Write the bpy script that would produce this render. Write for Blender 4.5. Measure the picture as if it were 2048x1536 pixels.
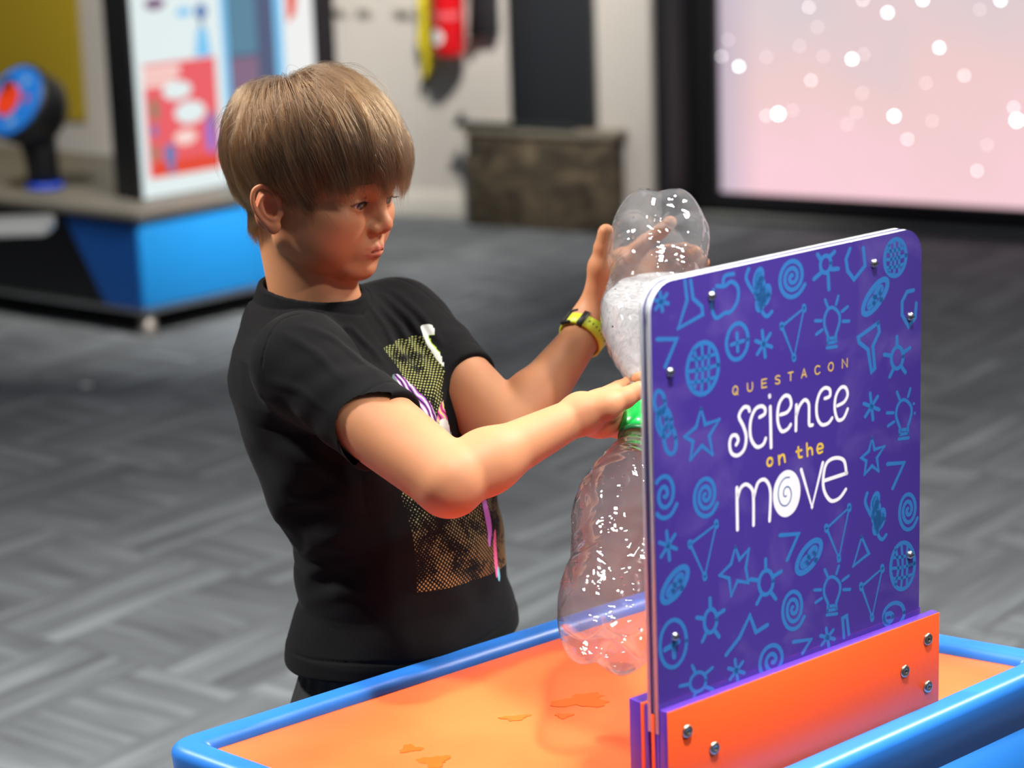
import bpy, bmesh, math, random
import numpy as np
from mathutils import Vector, Matrix, noise as mnoise

for o in list(bpy.data.objects): bpy.data.objects.remove(o, do_unlink=True)
QH, QA, QS, NHAIR, WSG = 0.0012, 0.0015, 0.0020, 34000, -1
SC = bpy.context.scene
COL = SC.collection

# ------------------------------------------------------------------ camera
CAM_POS = np.array([0.0, 0.0, 1.62])
_p, _r = math.radians(14.0), math.radians(-2.0)
FWD = np.array([0, math.cos(_p), -math.sin(_p)])
_u0 = np.array([0, math.sin(_p), math.cos(_p)]); _r0 = np.array([1.0, 0, 0])
RGT = math.cos(_r)*_r0 + math.sin(_r)*_u0
UPV = -math.sin(_r)*_r0 + math.cos(_r)*_u0
cam = bpy.data.cameras.new('camera'); camo = bpy.data.objects.new('camera', cam); COL.objects.link(camo)
camo.matrix_world = Matrix(((RGT[0], UPV[0], -FWD[0], CAM_POS[0]), (RGT[1], UPV[1], -FWD[1], CAM_POS[1]),
                            (RGT[2], UPV[2], -FWD[2], CAM_POS[2]), (0, 0, 0, 1)))
cam.lens = 85; cam.sensor_width = 36; cam.clip_start = 0.05; cam.clip_end = 60
cam.dof.use_dof = True; cam.dof.focus_distance = 2.42; cam.dof.aperture_fstop = 4.2
SC.camera = camo
# ------------------------------------------------------------------ world, exposure
SC.view_settings.view_transform = 'Standard'; SC.view_settings.look = 'None'
SC.view_settings.gamma = 1.0; SC.view_settings.exposure = 0.0; SC.view_settings.use_curve_mapping = False
SC.cycles.max_bounces = 10; SC.cycles.transparent_max_bounces = 16; SC.cycles.transmission_bounces = 8
SC.cycles.glossy_bounces = 4; SC.cycles.diffuse_bounces = 4
SC.cycles.caustics_reflective = False; SC.cycles.caustics_refractive = False
SC.cycles.sample_clamp_indirect = 6.0
SC.cycles.use_denoising = True
world = bpy.data.worlds.new('world'); SC.world = world; world.use_nodes = True
world.node_tree.nodes['Background'].inputs[0].default_value = (0.80, 0.86, 1.0, 1)
world.node_tree.nodes['Background'].inputs[1].default_value = 0.14
# ------------------------------------------------------------------ unseen lamps over the hall, several added to brighten one part
def lamp(loc, target, power, size, col=(1, 0.96, 0.9), spread=180, spot=None):
    l = bpy.data.lights.new('unseen_lamp', 'AREA'); l.shape = 'DISK'; l.size = size; l.energy = power; l.color = col
    l.spread = math.radians(spread)
    o = bpy.data.objects.new('unseen_lamp', l); COL.objects.link(o)
    o.location = loc; o.rotation_euler = (Vector(target) - Vector(loc)).to_track_quat('-Z', 'Y').to_euler()
lamp((0.80, 3.55, 3.1), (0.05, 2.45, 0.9), 2.8, 0.20, spread=80)
lamp((1.75, 3.45, 2.6), (-0.1, 2.5, 1.1), 4.2, 0.22, spread=50)  # unseen, added as a rim light on the head and chin
lamp((0.40, 1.55, 3.0), (0.18, 2.12, 0.72), 2.8, 0.16, spread=26)
lamp((-0.35, 2.5, 3.3), (-0.15, 2.5, 0.8), 2.2, 0.25, spread=90)
lamp((0.65, 1.5, 3.2), (0.3, 2.3, 0.8), 2.5, 0.3, spread=90)
lamp((1.75, 1.25, 2.9), (0.25, 2.15, 0.85), 4.6, 0.22, spread=60)  # unseen, aimed at the sign's front boards to brighten them
lamp((-1.9, 2.9, 3.2), (-1.0, 3.2, 0.0), 78, 0.3, spread=100)  # unseen, added to lighten the carpet left of the boy
lamp((2.1, 3.7, 3.2), (1.2, 3.9, 0.0), 56, 0.3, spread=100)  # unseen, added to lighten the carpet on the right
lamp((0.2, 5.6, 2.9), (-0.75, 7.4, 0.45), 8, 0.3, spread=34)  # unseen, added narrow beam that brightens the blue platform, not the floor
lamp((0.2, 6.9, 3.0), (-0.1, 9.0, 1.0), 22, 0.3, spread=62)  # unseen, added to brighten the back wall with little spill on the carpet
lamp((-1.8, 6.4, 3.0), (-1.8, 8.6, 0.7), 20, 0.3, spread=80)
# ------------------------------------------------------------------ helpers
def srgb(r, g, b, a=1.0):
    f = lambda c: (c/255/12.92 if c/255 <= 0.04045 else ((c/255+0.055)/1.055)**2.4)
    return (f(r), f(g), f(b), a)
class NT:
    def __init__(s, name):
        s.m = bpy.data.materials.new(name); s.m.use_nodes = True; s.t = s.m.node_tree
        s.b = s.t.nodes['Principled BSDF']; s.out = s.t.nodes['Material Output']
    def n(s, kind, **kw):
        nd = s.t.nodes.new(kind)
        for k, v in kw.items():
            if k.startswith('i_'):
                key = k[2:]; key = int(key) if key.isdigit() else key.replace('_', ' ')
                nd.inputs[key].default_value = v
            else: setattr(nd, k, v)
        return nd
    def l(s, a, b): s.t.links.new(a, b)
    def math(s, op, a, b=None, c=None):
        nd = s.t.nodes.new('ShaderNodeMath'); nd.operation = op
        for i, v in enumerate((a, b, c)):
            if v is None: continue
            if isinstance(v, (int, float)): nd.inputs[i].default_value = v
            else: s.l(v, nd.inputs[i])
        return nd.outputs[0]
    def mix(s, f, a, b):
        nd = s.t.nodes.new('ShaderNodeMix'); nd.data_type = 'RGBA'
        for i, v in ((0, f), (6, a), (7, b)):
            if isinstance(v, (int, float, tuple)): nd.inputs[i].default_value = v
            else: s.l(v, nd.inputs[i])
        return nd.outputs[2]
def mat(name, col, rough=0.5, metal=0.0, spec=0.5, coat=0.0, bump=None, var=None, emit=None, sss=None):
    m = NT(name); b = m.b
    b.inputs['Base Color'].default_value = col; b.inputs['Roughness'].default_value = rough
    b.inputs['Metallic'].default_value = metal; b.inputs['Specular IOR Level'].default_value = spec
    b.inputs['Coat Weight'].default_value = coat; b.inputs['Coat Roughness'].default_value = 0.03
    if emit: b.inputs['Emission Color'].default_value = emit[0]; b.inputs['Emission Strength'].default_value = emit[1]
    tc = m.n('ShaderNodeTexCoord')
    if bump:
        nz = m.n('ShaderNodeTexNoise', i_Scale=bump[0], i_Detail=3.0); m.l(tc.outputs['Object'], nz.inputs['Vector'])
        bp = m.n('ShaderNodeBump', i_Strength=bump[1], i_Distance=bump[2]); m.l(nz.outputs[0], bp.inputs['Height']); m.l(bp.outputs[0], b.inputs['Normal'])
    if var:
        nz = m.n('ShaderNodeTexNoise', i_Scale=var[0], i_Detail=4.0); m.l(tc.outputs['Object'], nz.inputs['Vector'])
        c2 = tuple(min(1, c*var[1]) for c in col[:3]) + (1,)
        mr = m.n('ShaderNodeMapRange', i_1=0.4, i_2=0.6); m.l(nz.outputs[0], mr.inputs[0])
        m.l(m.mix(mr.outputs[0], col, c2), b.inputs['Base Color'])
    return m.m
def props(o, label=None, cat=None, group=None, kind=None):
    if label: o['label'] = label
    if cat: o['category'] = cat
    if group: o['group'] = group
    if kind: o['kind'] = kind
    return o
def thing(name, label, cat, loc=(0, 0, 0), group=None):
    o = bpy.data.objects.new(name, None); COL.objects.link(o); o.location = loc; o.empty_display_size = 0.05
    bpy.context.view_layer.update()
    return props(o, label, cat, group)
def link(name, me, m=None, parent=None, smooth=None, world=True):
    o = bpy.data.objects.new(name, me); COL.objects.link(o)
    if m is not None:
        for mm in (m if isinstance(m, (list, tuple)) else [m]): me.materials.append(mm)
    if smooth is not None:
        for p in me.polygons: p.use_smooth = smooth
    if parent is not None:
        o.parent = parent
        if world:   # mesh given in world coordinates
            o.matrix_parent_inverse = Matrix.Translation(-parent_loc(parent))
    return o
def parent_loc(p):
    v = Vector((0, 0, 0))
    if p.type == 'EMPTY': v = Vector(p.location)
    return v
def bm_obj(name, bm, m=None, parent=None, smooth=None, bevel=0, seg=2):
    if bevel:
        es = [e for e in bm.edges if len(e.link_faces) == 2 and e.calc_face_angle(0) > 0.6]
        bmesh.ops.bevel(bm, geom=es, offset=bevel, segments=seg, affect='EDGES', profile=0.5)
    me = bpy.data.meshes.new(name); bm.normal_update(); bm.to_mesh(me); bm.free()
    o = link(name, me, m, parent, smooth)
    if smooth is None and bevel:
        for p in me.polygons: p.use_smooth = True
        try: me.set_sharp_from_angle(angle=math.radians(35))
        except Exception: pass
    return o
def prism(pts, z0, z1, bm=None):
    bm = bm or bmesh.new()
    a = [bm.verts.new((p[0], p[1], z0)) for p in pts]; b = [bm.verts.new((p[0], p[1], z1)) for p in pts]
    n = len(pts)
    bm.faces.new(a[::-1]); bm.faces.new(b)
    for i in range(n): bm.faces.new((a[i], a[(i+1) % n], b[(i+1) % n], b[i]))
    bmesh.ops.recalc_face_normals(bm, faces=bm.faces)
    return bm
class Frame:   # s along, n outward (towards the viewer side), z up
    def __init__(s, o, deg):
        a = math.radians(deg); s.o = Vector((o[0], o[1], o[2] if len(o) > 2 else 0)); s.d = Vector((math.cos(a), math.sin(a), 0)); s.n = Vector((math.sin(a), -math.cos(a), 0))
    def p(s, a, n, z): return s.o + s.d*a + s.n*n + Vector((0, 0, z))
    def box(s, a0, a1, n0, n1, z0, z1, bm=None):
        bm = bm or bmesh.new()
        vs = [bm.verts.new(s.p(a, n, z)) for z in (z0, z1) for n in (n0, n1) for a in (a0, a1)]
        for f in ((0, 1, 3, 2), (4, 5, 7, 6), (0, 1, 5, 4), (2, 3, 7, 6), (0, 2, 6, 4), (1, 3, 7, 5)): bm.faces.new([vs[i] for i in f])
        bmesh.ops.recalc_face_normals(bm, faces=bm.faces)
        return bm
    def mtx(s, a, n, z):   # local X along, Y up, Z outward
        q = s.p(a, n, z)
        return Matrix(((s.d.x, 0, s.n.x, q.x), (s.d.y, 0, s.n.y, q.y), (s.d.z, 1, s.n.z, q.z), (0, 0, 0, 1)))
def lathe(prof, M=Matrix.Identity(4), seg=48, bm=None):   # prof: (r, z) list, closed at r=0 ends
    bm = bm or bmesh.new(); rings = []
    for r, z in prof:
        if r < 1e-6: rings.append([bm.verts.new(M @ Vector((0, 0, z)))])
        else: rings.append([bm.verts.new(M @ Vector((r*math.cos(2*math.pi*i/seg), r*math.sin(2*math.pi*i/seg), z))) for i in range(seg)])
    for A, B in zip(rings, rings[1:]):
        for i in range(seg):
            j = (i+1) % seg
            if len(A) == 1 and len(B) == 1: continue
            if len(A) == 1: bm.faces.new((A[0], B[j], B[i]))
            elif len(B) == 1: bm.faces.new((A[i], A[j], B[0]))
            else: bm.faces.new((A[i], A[j], B[j], B[i]))
    bmesh.ops.recalc_face_normals(bm, faces=bm.faces)
    return bm
def tube(pts, rad, seg=10, bm=None, cap=True):
    bm = bm or bmesh.new(); P = [Vector(p) for p in pts]; rs = rad if isinstance(rad, (list, tuple)) else [rad]*len(P)
    t = (P[1]-P[0]).normalized(); up = Vector((0, 0, 1)) if abs(t.z) < 0.9 else Vector((1, 0, 0))
    n = t.cross(up).normalized(); rings = []
    for i, p in enumerate(P):
        t2 = ((P[min(i+1, len(P)-1)] - P[max(i-1, 0)])).normalized()
        n = (n - t2*n.dot(t2)).normalized(); b = t2.cross(n)
        rings.append([bm.verts.new(p + (n*math.cos(2*math.pi*k/seg) + b*math.sin(2*math.pi*k/seg))*rs[i]) for k in range(seg)])
    for A, B in zip(rings, rings[1:]):
        for i in range(seg): bm.faces.new((A[i], A[(i+1) % seg], B[(i+1) % seg], B[i]))
    if cap: bm.faces.new(rings[0][::-1]); bm.faces.new(rings[-1])
    bmesh.ops.recalc_face_normals(bm, faces=bm.faces)
    return bm
def roundrect(x0, x1, y0, y1, r, k=8, corners=(1, 1, 1, 1)):   # corners: bl, br, tr, tl
    out = []
    for (cx, cy, a0, on) in ((x0+r, y0+r, 180, corners[0]), (x1-r, y0+r, 270, corners[1]), (x1-r, y1-r, 0, corners[2]), (x0+r, y1-r, 90, corners[3])):
        if not on: out.append((x0 if a0 in (180, 90) else x1, y0 if a0 in (180, 270) else y1)); continue
        for i in range(k+1):
            a = math.radians(a0 + 90*i/k); out.append((cx+r*math.cos(a), cy+r*math.sin(a)))
    return out
def roundpoly(P, r, k=8):
    out = []; n = len(P)
    for i in range(n):
        p, a, b = Vector(P[i]), Vector(P[i-1]), Vector(P[(i+1) % n])
        u, v = (a-p).normalized(), (b-p).normalized(); t = r/math.tan(u.angle(v)/2)
        s0, s1 = p+u*t, p+v*t
        for j in range(k+1):
            w = j/k; out.append(tuple((s0*(1-w)**2 + p*2*w*(1-w) + s1*w*w)))
    return out
def offpoly(P, d):   # inward offset of a ccw polygon
    out = []; n = len(P)
    for i in range(n):
        p, a, b = Vector(P[i]), Vector(P[i-1]), Vector(P[(i+1) % n])
        u, v = (p-a).normalized(), (b-p).normalized(); n1, n2 = Vector((-u.y, u.x)), Vector((-v.y, v.x))
        m = (n1+n2); m = m/m.dot(n1) if m.length > 1e-9 else n1
        out.append(tuple(p + m*d))
    return out

# ================================================================== the hall
M_floor = NT('charcoal_carpet_tiles')
def carpet(m):
    tc = m.n('ShaderNodeTexCoord'); mp = m.n('ShaderNodeMapping'); mp.inputs['Rotation'].default_value = (0, 0, math.radians(-52)); m.l(tc.outputs['Object'], mp.inputs[0])
    sep = m.n('ShaderNodeSeparateXYZ'); m.l(mp.outputs[0], sep.inputs[0]); X, Y = sep.outputs[0], sep.outputs[1]
    # square weave cells 0.5 m wide whose grain turns a quarter from one cell to the next
    cx, cy = m.math('FLOOR', m.math('DIVIDE', X, 0.5)), m.math('FLOOR', m.math('DIVIDE', Y, 0.25))
    par = m.math('MODULO', m.math('ABSOLUTE', m.math('ADD', cx, cy)), 2.0); sel = m.math('GREATER_THAN', par, 0.5)
    cell = m.n('ShaderNodeCombineXYZ'); m.l(cx, cell.inputs[0]); m.l(cy, cell.inputs[1])
    wn = m.n('ShaderNodeTexWhiteNoise', noise_dimensions='3D'); m.l(cell.outputs[0], wn.inputs['Vector'])
    def streak(sx, sy, sc):
        cb = m.n('ShaderNodeCombineXYZ'); m.l(m.math('MULTIPLY', X, sx), cb.inputs[0]); m.l(m.math('MULTIPLY', Y, sy), cb.inputs[1]); m.l(m.math('MULTIPLY', wn.outputs[0], 9.0), cb.inputs[2])
        nz = m.n('ShaderNodeTexNoise', i_Scale=sc, i_Detail=5.0, i_Roughness=0.6); m.l(cb.outputs[0], nz.inputs['Vector']); return nz.outputs[0]
    a, b = streak(1.6, 22, 1.0), streak(22, 1.6, 1.0)
    mx = m.n('ShaderNodeMix', data_type='FLOAT'); m.l(sel, mx.inputs[0]); m.l(a, mx.inputs[2]); m.l(b, mx.inputs[3])
    big = m.n('ShaderNodeTexNoise', i_Scale=1.3, i_Detail=2.0); m.l(tc.outputs['Object'], big.inputs['Vector'])
    v = m.math('ADD', mx.outputs[0], m.math('MULTIPLY', m.math('SUBTRACT', big.outputs[0], 0.5), 0.25))
    v = m.math('ADD', v, m.math('MULTIPLY', m.math('SUBTRACT', wn.outputs[0], 0.5), 0.06))
    cr = m.n('ShaderNodeValToRGB'); m.l(v, cr.inputs[0]); e = cr.color_ramp.elements
    e[0].position = 0.34; e[0].color = srgb(82, 85, 88); e[1].position = 0.70; e[1].color = srgb(130, 135, 138)
    k = e.new(0.52); k.color = srgb(102, 106, 109)
    fn = m.n('ShaderNodeTexNoise', i_Scale=420.0, i_Detail=2.0); m.l(tc.outputs['Object'], fn.inputs['Vector'])
    mr = m.n('ShaderNodeMapRange', i_1=0.3, i_2=0.7, i_3=0.8, i_4=1.15); m.l(fn.outputs[0], mr.inputs[0])
    vm = m.n('ShaderNodeVectorMath', operation='SCALE'); m.l(cr.outputs[0], vm.inputs[0]); m.l(mr.outputs[0], vm.inputs['Scale'])
    m.l(vm.outputs[0], m.b.inputs['Base Color']); m.b.inputs['Roughness'].default_value = 0.95; m.b.inputs['Specular IOR Level'].default_value = 0.15
carpet(M_floor)
M_wall = mat('cream_wall_paint', srgb(196, 190, 182), 0.7, var=(2.0, 0.95))
M_black = mat('satin_black', srgb(17, 18, 21), 0.5)
M_blackg = mat('gloss_black_panel', srgb(14, 15, 18), 0.25)
M_grey = mat('pale_grey_laminate', srgb(150, 150, 146), 0.45)
M_chrome = mat('brushed_steel', srgb(190, 192, 194), 0.28, 1.0)
M_blue = mat('cyan_blue_laminate', srgb(24, 138, 214), 0.45)

bm = bmesh.new()
v = [bm.verts.new(p) for p in ((-5, -1.5, 0), (5, -1.5, 0), (5, 11.5, 0), (-5, 11.5, 0))]; bm.faces.new(v)
props(bm_obj('floor', bm, M_floor.m), kind='structure')
WF = Frame((-0.286, 9.201), -30); SF = Frame((0.817, 8.906), -30)
props(bm_obj('wall_back', WF.box(-3.2, 0.95, -0.12, 0, 0, 2.9), M_wall), kind='structure')
props(bm_obj('baseboard_back', WF.box(-3.2, 0.93, 0, 0.012, 0, 0.10), mat('cream_skirting', srgb(205, 200, 190), 0.5), bevel=0.003), kind='structure')
props(bm_obj('wall_left', prism([(-4.3, 3.0), (-4.2, 3.0), (-4.2, 11.3), (-4.3, 11.3)], 0, 2.9), M_wall), kind='structure')
# dark portal round the big screen
props(bm_obj('wall_right', SF.box(-0.505, -0.10, -0.1, 0.26, 0, 2.9), M_black), kind='structure')
props(bm_obj('trim_1', SF.box(-0.10, 3.4, -0.3, -0.02, 0, 0.045), M_black), kind='structure')
props(bm_obj('trim_2', SF.box(-0.10, 3.4, -0.3, 0.02, 0.010, 0.034), M_grey, bevel=0.003), kind='structure')
# ---- screen
scr = thing('video_screen', 'huge glowing video wall screen in a black frame showing a pink star field', 'screen', tuple(SF.p(1.5, -0.05, 0.05)))
fr = SF.box(-0.10, -0.015, -0.08, 0.03, 0.05, 2.4)
SF.box(-0.015, 3.3, -0.08, 0.03, 0.05, 0.109, fr); SF.box(-0.015, 3.3, -0.08, 0.03, 2.33, 2.4, fr); SF.box(3.3, 3.4, -0.08, 0.03, 0.05, 2.4, fr)
bm_obj('frame', fr, M_black, scr)
ms = NT('star_field_display')
def starscreen(m):
    tc = m.n('ShaderNodeTexCoord'); uv = tc.outputs['UV']
    nz = m.n('ShaderNodeTexNoise', i_Scale=1.7, i_Detail=3.0); m.l(uv, nz.inputs['Vector'])
    nz2 = m.n('ShaderNodeTexNoise', i_Scale=2.6, i_Detail=3.0); mp = m.n('ShaderNodeMapping'); mp.inputs['Location'].default_value = (5, 2, 0); m.l(uv, mp.inputs[0]); m.l(mp.outputs[0], nz2.inputs['Vector'])
    sep = m.n('ShaderNodeSeparateXYZ'); m.l(uv, sep.inputs[0])
    cr = m.n('ShaderNodeValToRGB'); e = cr.color_ramp.elements
    t = m.math('ADD', m.math('MULTIPLY', sep.outputs[1], 0.75), m.math('MULTIPLY', m.math('SUBTRACT', nz.outputs[0], 0.5), 0.8))
    m.l(t, cr.inputs[0])
    e[0].position = 0.0; e[0].color = srgb(252, 208, 218); e[1].position = 0.75; e[1].color = srgb(205, 205, 212)
    k = e.new(0.3); k.color = srgb(240, 205, 204)
    left = m.n('ShaderNodeMapRange', i_1=0.0, i_2=0.16); m.l(sep.outputs[0], left.inputs[0])
    base = m.mix(left.outputs[0], srgb(196, 182, 198), cr.outputs[0])
    m.l(base, m.b.inputs['Emission Color']); m.b.inputs['Emission Strength'].default_value = 1.0
    m.b.inputs['Base Color'].default_value = (0.01, 0.01, 0.01, 1); m.b.inputs['Roughness'].default_value = 0.4
starscreen(ms)
bm = bmesh.new(); q = [bm.verts.new(SF.p(a, 0.0, z)) for a, z in ((-0.016, 0.108), (3.3, 0.108), (3.3, 2.33), (-0.016, 2.33))]; f = bm.faces.new(q)
uvl = bm.loops.layers.uv.new('UVMap')
for lp, (a, z) in zip(f.loops, ((-0.016, 0.108), (3.3, 0.108), (3.3, 2.33), (-0.016, 2.33))): lp[uvl].uv = (a+0.016, z-0.108)
disp = bm_obj('display', bm, ms.m, scr)
def S_(px, py): return px, py
STARS = [(0.341, 0.796, 4, 0), (0.64, 0.782, 6, 2), (0.832, 0.663, 6, 2), (0.506, 0.615, 6, 1), (0.348, 0.534, 4, 0), (0.304, 0.657, 4, 3), (0.064, 0.577, 6, 2), (-0.005, 0.612, 4, 0), (0.022, 0.673, 4, 3), (0.172, 0.4, 4, 0), (0.219, 0.408, 9, 1), (0.275, 0.423, 4, 3), (0.522, 0.423, 4, 3), (0.666, 0.417, 6, 1), (0.488, 0.38, 4, 3), (0.808, 0.404, 4, 3), (0.784, 0.538, 4, 3), (0.924, 0.568, 4, 0), (0.545, 0.494, 4, 3), (0.716, 0.336, 4, 0), (0.975, 0.235, 4, 0), (1.116, 0.418, 9, 1), (1.104, 0.462, 4, 0), (1.01, 0.328, 4, 3), (0.374, 0.727, 4, 3), (0.396, 0.622, 4, 3), (0.174, 0.614, 4, 3), (0.547, 0.825, 4, 0), (0.77, 0.828, 6, 2), (1.051, 0.831, 6, 2), (0.977, 0.798, 4, 3), (0.551, 0.633, 4, 3)]
for kcol, grp in enumerate(('pale', 'white', 'cyan')):
    pass
smat = [mat('star_light_'+c, (0, 0, 0, 1), emit=(rgb, st)) for c, rgb, st in (('pale', (1, 0.97, 0.98, 1), 9.0), ('white', (1, 1, 0.98, 1), 18.0), ('cyan', (0.72, 0.93, 1, 1), 13.0), ('rose', (1, 0.85, 0.88, 1), 4.5))]
sb = bmesh.new()
for a, z, r, k in STARS:
    r = r/1000
    vs = [sb.verts.new(SF.p(a + r*math.cos(i*math.pi/6), 0.002, z + r*math.sin(i*math.pi/6))) for i in range(12)]; f = sb.faces.new(vs); f.material_index = k
st = bm_obj('star', sb, smat, disp); st['kind'] = 'stuff'; st['label'] = 'scattered bright white and bluish stars'
# ---- black banner column on the wall and the rocky box in front
props(bm_obj('wall_banner', WF.box(0.40, 0.735, 0.002, 0.055, 0.380, 2.6), mat('charcoal_banner', srgb(32, 35, 40), 0.6), bevel=0.004), 'tall charcoal panel standing against the cream wall behind the mottled box', 'panel')
mr_ = NT('mottled_brown_board')
nz = mr_.n('ShaderNodeTexNoise', i_Scale=7.0, i_Detail=6.0, i_Distortion=1.2); tc = mr_.n('ShaderNodeTexCoord'); mp = mr_.n('ShaderNodeMapping'); mp.inputs['Scale'].default_value = (1, 1, 2.4); mr_.l(tc.outputs['Object'], mp.inputs[0]); mr_.l(mp.outputs[0], nz.inputs['Vector'])
cr = mr_.n('ShaderNodeValToRGB'); mr_.l(nz.outputs[0], cr.inputs[0]); e = cr.color_ramp.elements
e[0].position = 0.34; e[0].color = srgb(38, 32, 24); e[1].position = 0.7; e[1].color = srgb(112, 98, 76); k = e.new(0.5); k.color = srgb(72, 62, 46)
mr_.l(cr.outputs[0], mr_.b.inputs['Base Color']); mr_.b.inputs['Roughness'].default_value = 0.85
mm = NT('worn_box_top'); mm.b.inputs['Base Color'].default_value = srgb(120, 112, 98); mm.b.inputs['Roughness'].default_value = 0.6
box = thing('display_plinth', 'low mottled brown plinth with a dark metal edge strip beside the black portal', 'plinth', tuple(WF.p(0.53, 0.06, 0)))
bm_obj('body', WF.box(0.235, 0.845, 0.014, 0.115, 0.0, 0.350), mr_.m, box, bevel=0.006)
bm_obj('edge_strip', WF.box(0.190, 0.70, 0.100, 0.125, 0.374, 0.396), mat('dark_green_metal', srgb(30, 38, 38), 0.4), box, bevel=0.004)
bm_obj('top_board', WF.box(0.225, 0.855, 0.002, 0.125, 0.350, 0.374), mm.m, box, bevel=0.003)
kn = lathe([(0, 0), (0.014, 0), (0.016, 0.012), (0.010, 0.03), (0, 0.032)], Matrix.Translation(WF.p(0.215, 0.112, 0.395)), 16); bm_obj('knob', kn, M_black, box, True)
# ---- fire extinguisher, mounted on the wall
ex = thing('fire_extinguisher', 'red fire extinguisher hanging on the cream wall', 'fire extinguisher', tuple(WF.p(0.16, 0.08, 0.63)))
C0 = WF.p(0.16, 0.085, 0)
R_red = mat('red_enamel', srgb(196, 16, 24), 0.25, coat=0.4)
prof = [(0, 0.628), (0.048, 0.628), (0.060, 0.640), (0.062, 0.66)] + [(0.062, 0.93)] + [(0.062*math.cos(t), 0.93+0.055*math.sin(t)) for t in (0.3, 0.6, 0.9, 1.2)] + [(0.018, 0.99), (0.018, 1.01), (0, 1.01)]
bm_obj('cylinder', lathe(prof, Matrix.Translation((C0.x, C0.y, 0)), 40), R_red, ex, True)
bm_obj('valve', lathe([(0, 1.0), (0.016, 1.0), (0.016, 1.04), (0, 1.04)], Matrix.Translation((C0.x, C0.y, 0)), 20), M_chrome, ex, True)
bm_obj('handle', WF.box(0.07, 0.17, 0.075, 0.095, 1.045, 1.06), M_black, ex, bevel=0.004)
bm_obj('hose', tube([WF.p(0.16, 0.10, 1.02), WF.p(0.235, 0.09, 1.0), WF.p(0.262, 0.06, 0.92), WF.p(0.250, 0.05, 0.80), WF.p(0.245, 0.05, 0.70)], [0.012, 0.012, 0.012, 0.013, 0.02]), M_black, ex, True)
def arcpatch(F, cx, cn, R, a0, a1, z0, z1, round_=False, k=24):   # label patch wrapped on a cylinder
    bm = bmesh.new(); G = []
    for i in range(k+1):
        row = []
        for j in range(k+1):
            u, w = i/k*2-1, j/k*2-1
            if round_: u, w = u*math.sqrt(1-w*w/2), w*math.sqrt(1-u*u/2)
            a = math.radians((a0+a1)/2 + (a1-a0)/2*u); z = (z0+z1)/2 + (z1-z0)/2*w
            row.append(bm.verts.new(F.p(cx + R*math.sin(a), cn + R*math.cos(a), z)))
        G.append(row)
    for i in range(k):
        for j in range(k): bm.faces.new((G[i][j], G[i+1][j], G[i+1][j+1], G[i][j+1]))
    bmesh.ops.recalc_face_normals(bm, faces=bm.faces)
    return bm
M_white = mat('white_paper', srgb(228, 228, 226), 0.6)
bm_obj('label', arcpatch(WF, 0.16, 0.085, 0.0628, -48, 12, 0.680, 0.738, True), M_white, ex, True)
bm_obj('band', arcpatch(WF, 0.16, 0.085, 0.0628, -70, 75, 0.775, 0.800), mat('pale_red_band', srgb(214, 92, 98), 0.4), ex, True)
# wall pouch behind the hose
props(bm_obj('wall_box', WF.box(0.262, 0.335, 0, 0.05, 0.705, 1.0), mat('dark_grey_case', srgb(38, 38, 42), 0.5), bevel=0.008), 'narrow black case fixed on the wall right of the extinguisher', 'case')
# yellow and black horn/tag left of it
tg = thing('safety_tag', 'crooked yellow and black tag hanging left of the red extinguisher', 'tag', tuple(WF.p(0.02, 0.03, 0.5)))
def polyplate(F, P, n0, n1, m, name, parent, bevel=0.003):
    bm = bmesh.new(); a = [bm.verts.new(F.p(x, n0, z)) for x, z in P]; b = [bm.verts.new(F.p(x, n1, z)) for x, z in P]; k = len(P)
    bm.faces.new(a[::-1]); bm.faces.new(b)
    for i in range(k): bm.faces.new((a[i], a[(i+1) % k], b[(i+1) % k], b[i]))
    bmesh.ops.recalc_face_normals(bm, faces=bm.faces)
    return bm_obj(name, bm, m, parent, bevel=bevel)
M_yel = mat('yellow_plastic', srgb(228, 208, 36), 0.4)
polyplate(WF, [(0.006, 0.86), (0.075, 0.87), (0.072, 0.72), (0.082, 0.66), (0.045, 0.575), (0.012, 0.53), (0.022, 0.62), (-0.002, 0.68), (0.012, 0.76)], 0.012, 0.050, M_yel, 'yellow_body', tg)
polyplate(WF, [(0.0, 0.85), (0.018, 0.85), (0.020, 0.76), (0.010, 0.68), (0.030, 0.60), (0.010, 0.50), (-0.010, 0.49), (-0.002, 0.56), (0.004, 0.60), (-0.012, 0.67), (0.002, 0.75)], 0.008, 0.03, mat('olive_black', srgb(42, 44, 34), 0.6), 'dark_edge', tg)
polyplate(WF, [(0.022, 0.885), (0.034, 0.885), (0.034, 0.86), (0.022, 0.86)], 0.02, 0.03, M_black, 'loop', tg, 0)
for a, w, lab in ((-0.378, 0.036, 'leftmost of three small grey wall sockets'), (-0.262, 0.036, 'middle of three small grey wall sockets'), (-0.085, 0.044, 'rightmost of three small grey wall sockets, nearest the tag')):
    t = thing('wall_socket', lab, 'socket', tuple(WF.p(a, 0.01, 0.77)), 'sockets in a row on the cream wall')
    bm_obj('plate', WF.box(a-w, a+w, 0, 0.008, 0.762, 0.80), mat('grey_plate', srgb(176, 170, 160), 0.5), t, bevel=0.003)
    bm_obj('outlet', WF.box(a-w*0.6, a+w*0.6, 0.008, 0.012, 0.768, 0.788), mat('socket_recess', srgb(116, 112, 104), 0.5), t)
# ---- far left: yellow wall section
props(bm_obj('wall_panel', WF.box(-3.1, -1.66, 0.0, 0.02, 0.31, 2.4), mat('mustard_panel', srgb(176, 150, 30), 0.6), bevel=0.004), 'large mustard yellow panel on the wall behind the black kiosk', 'panel')
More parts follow.
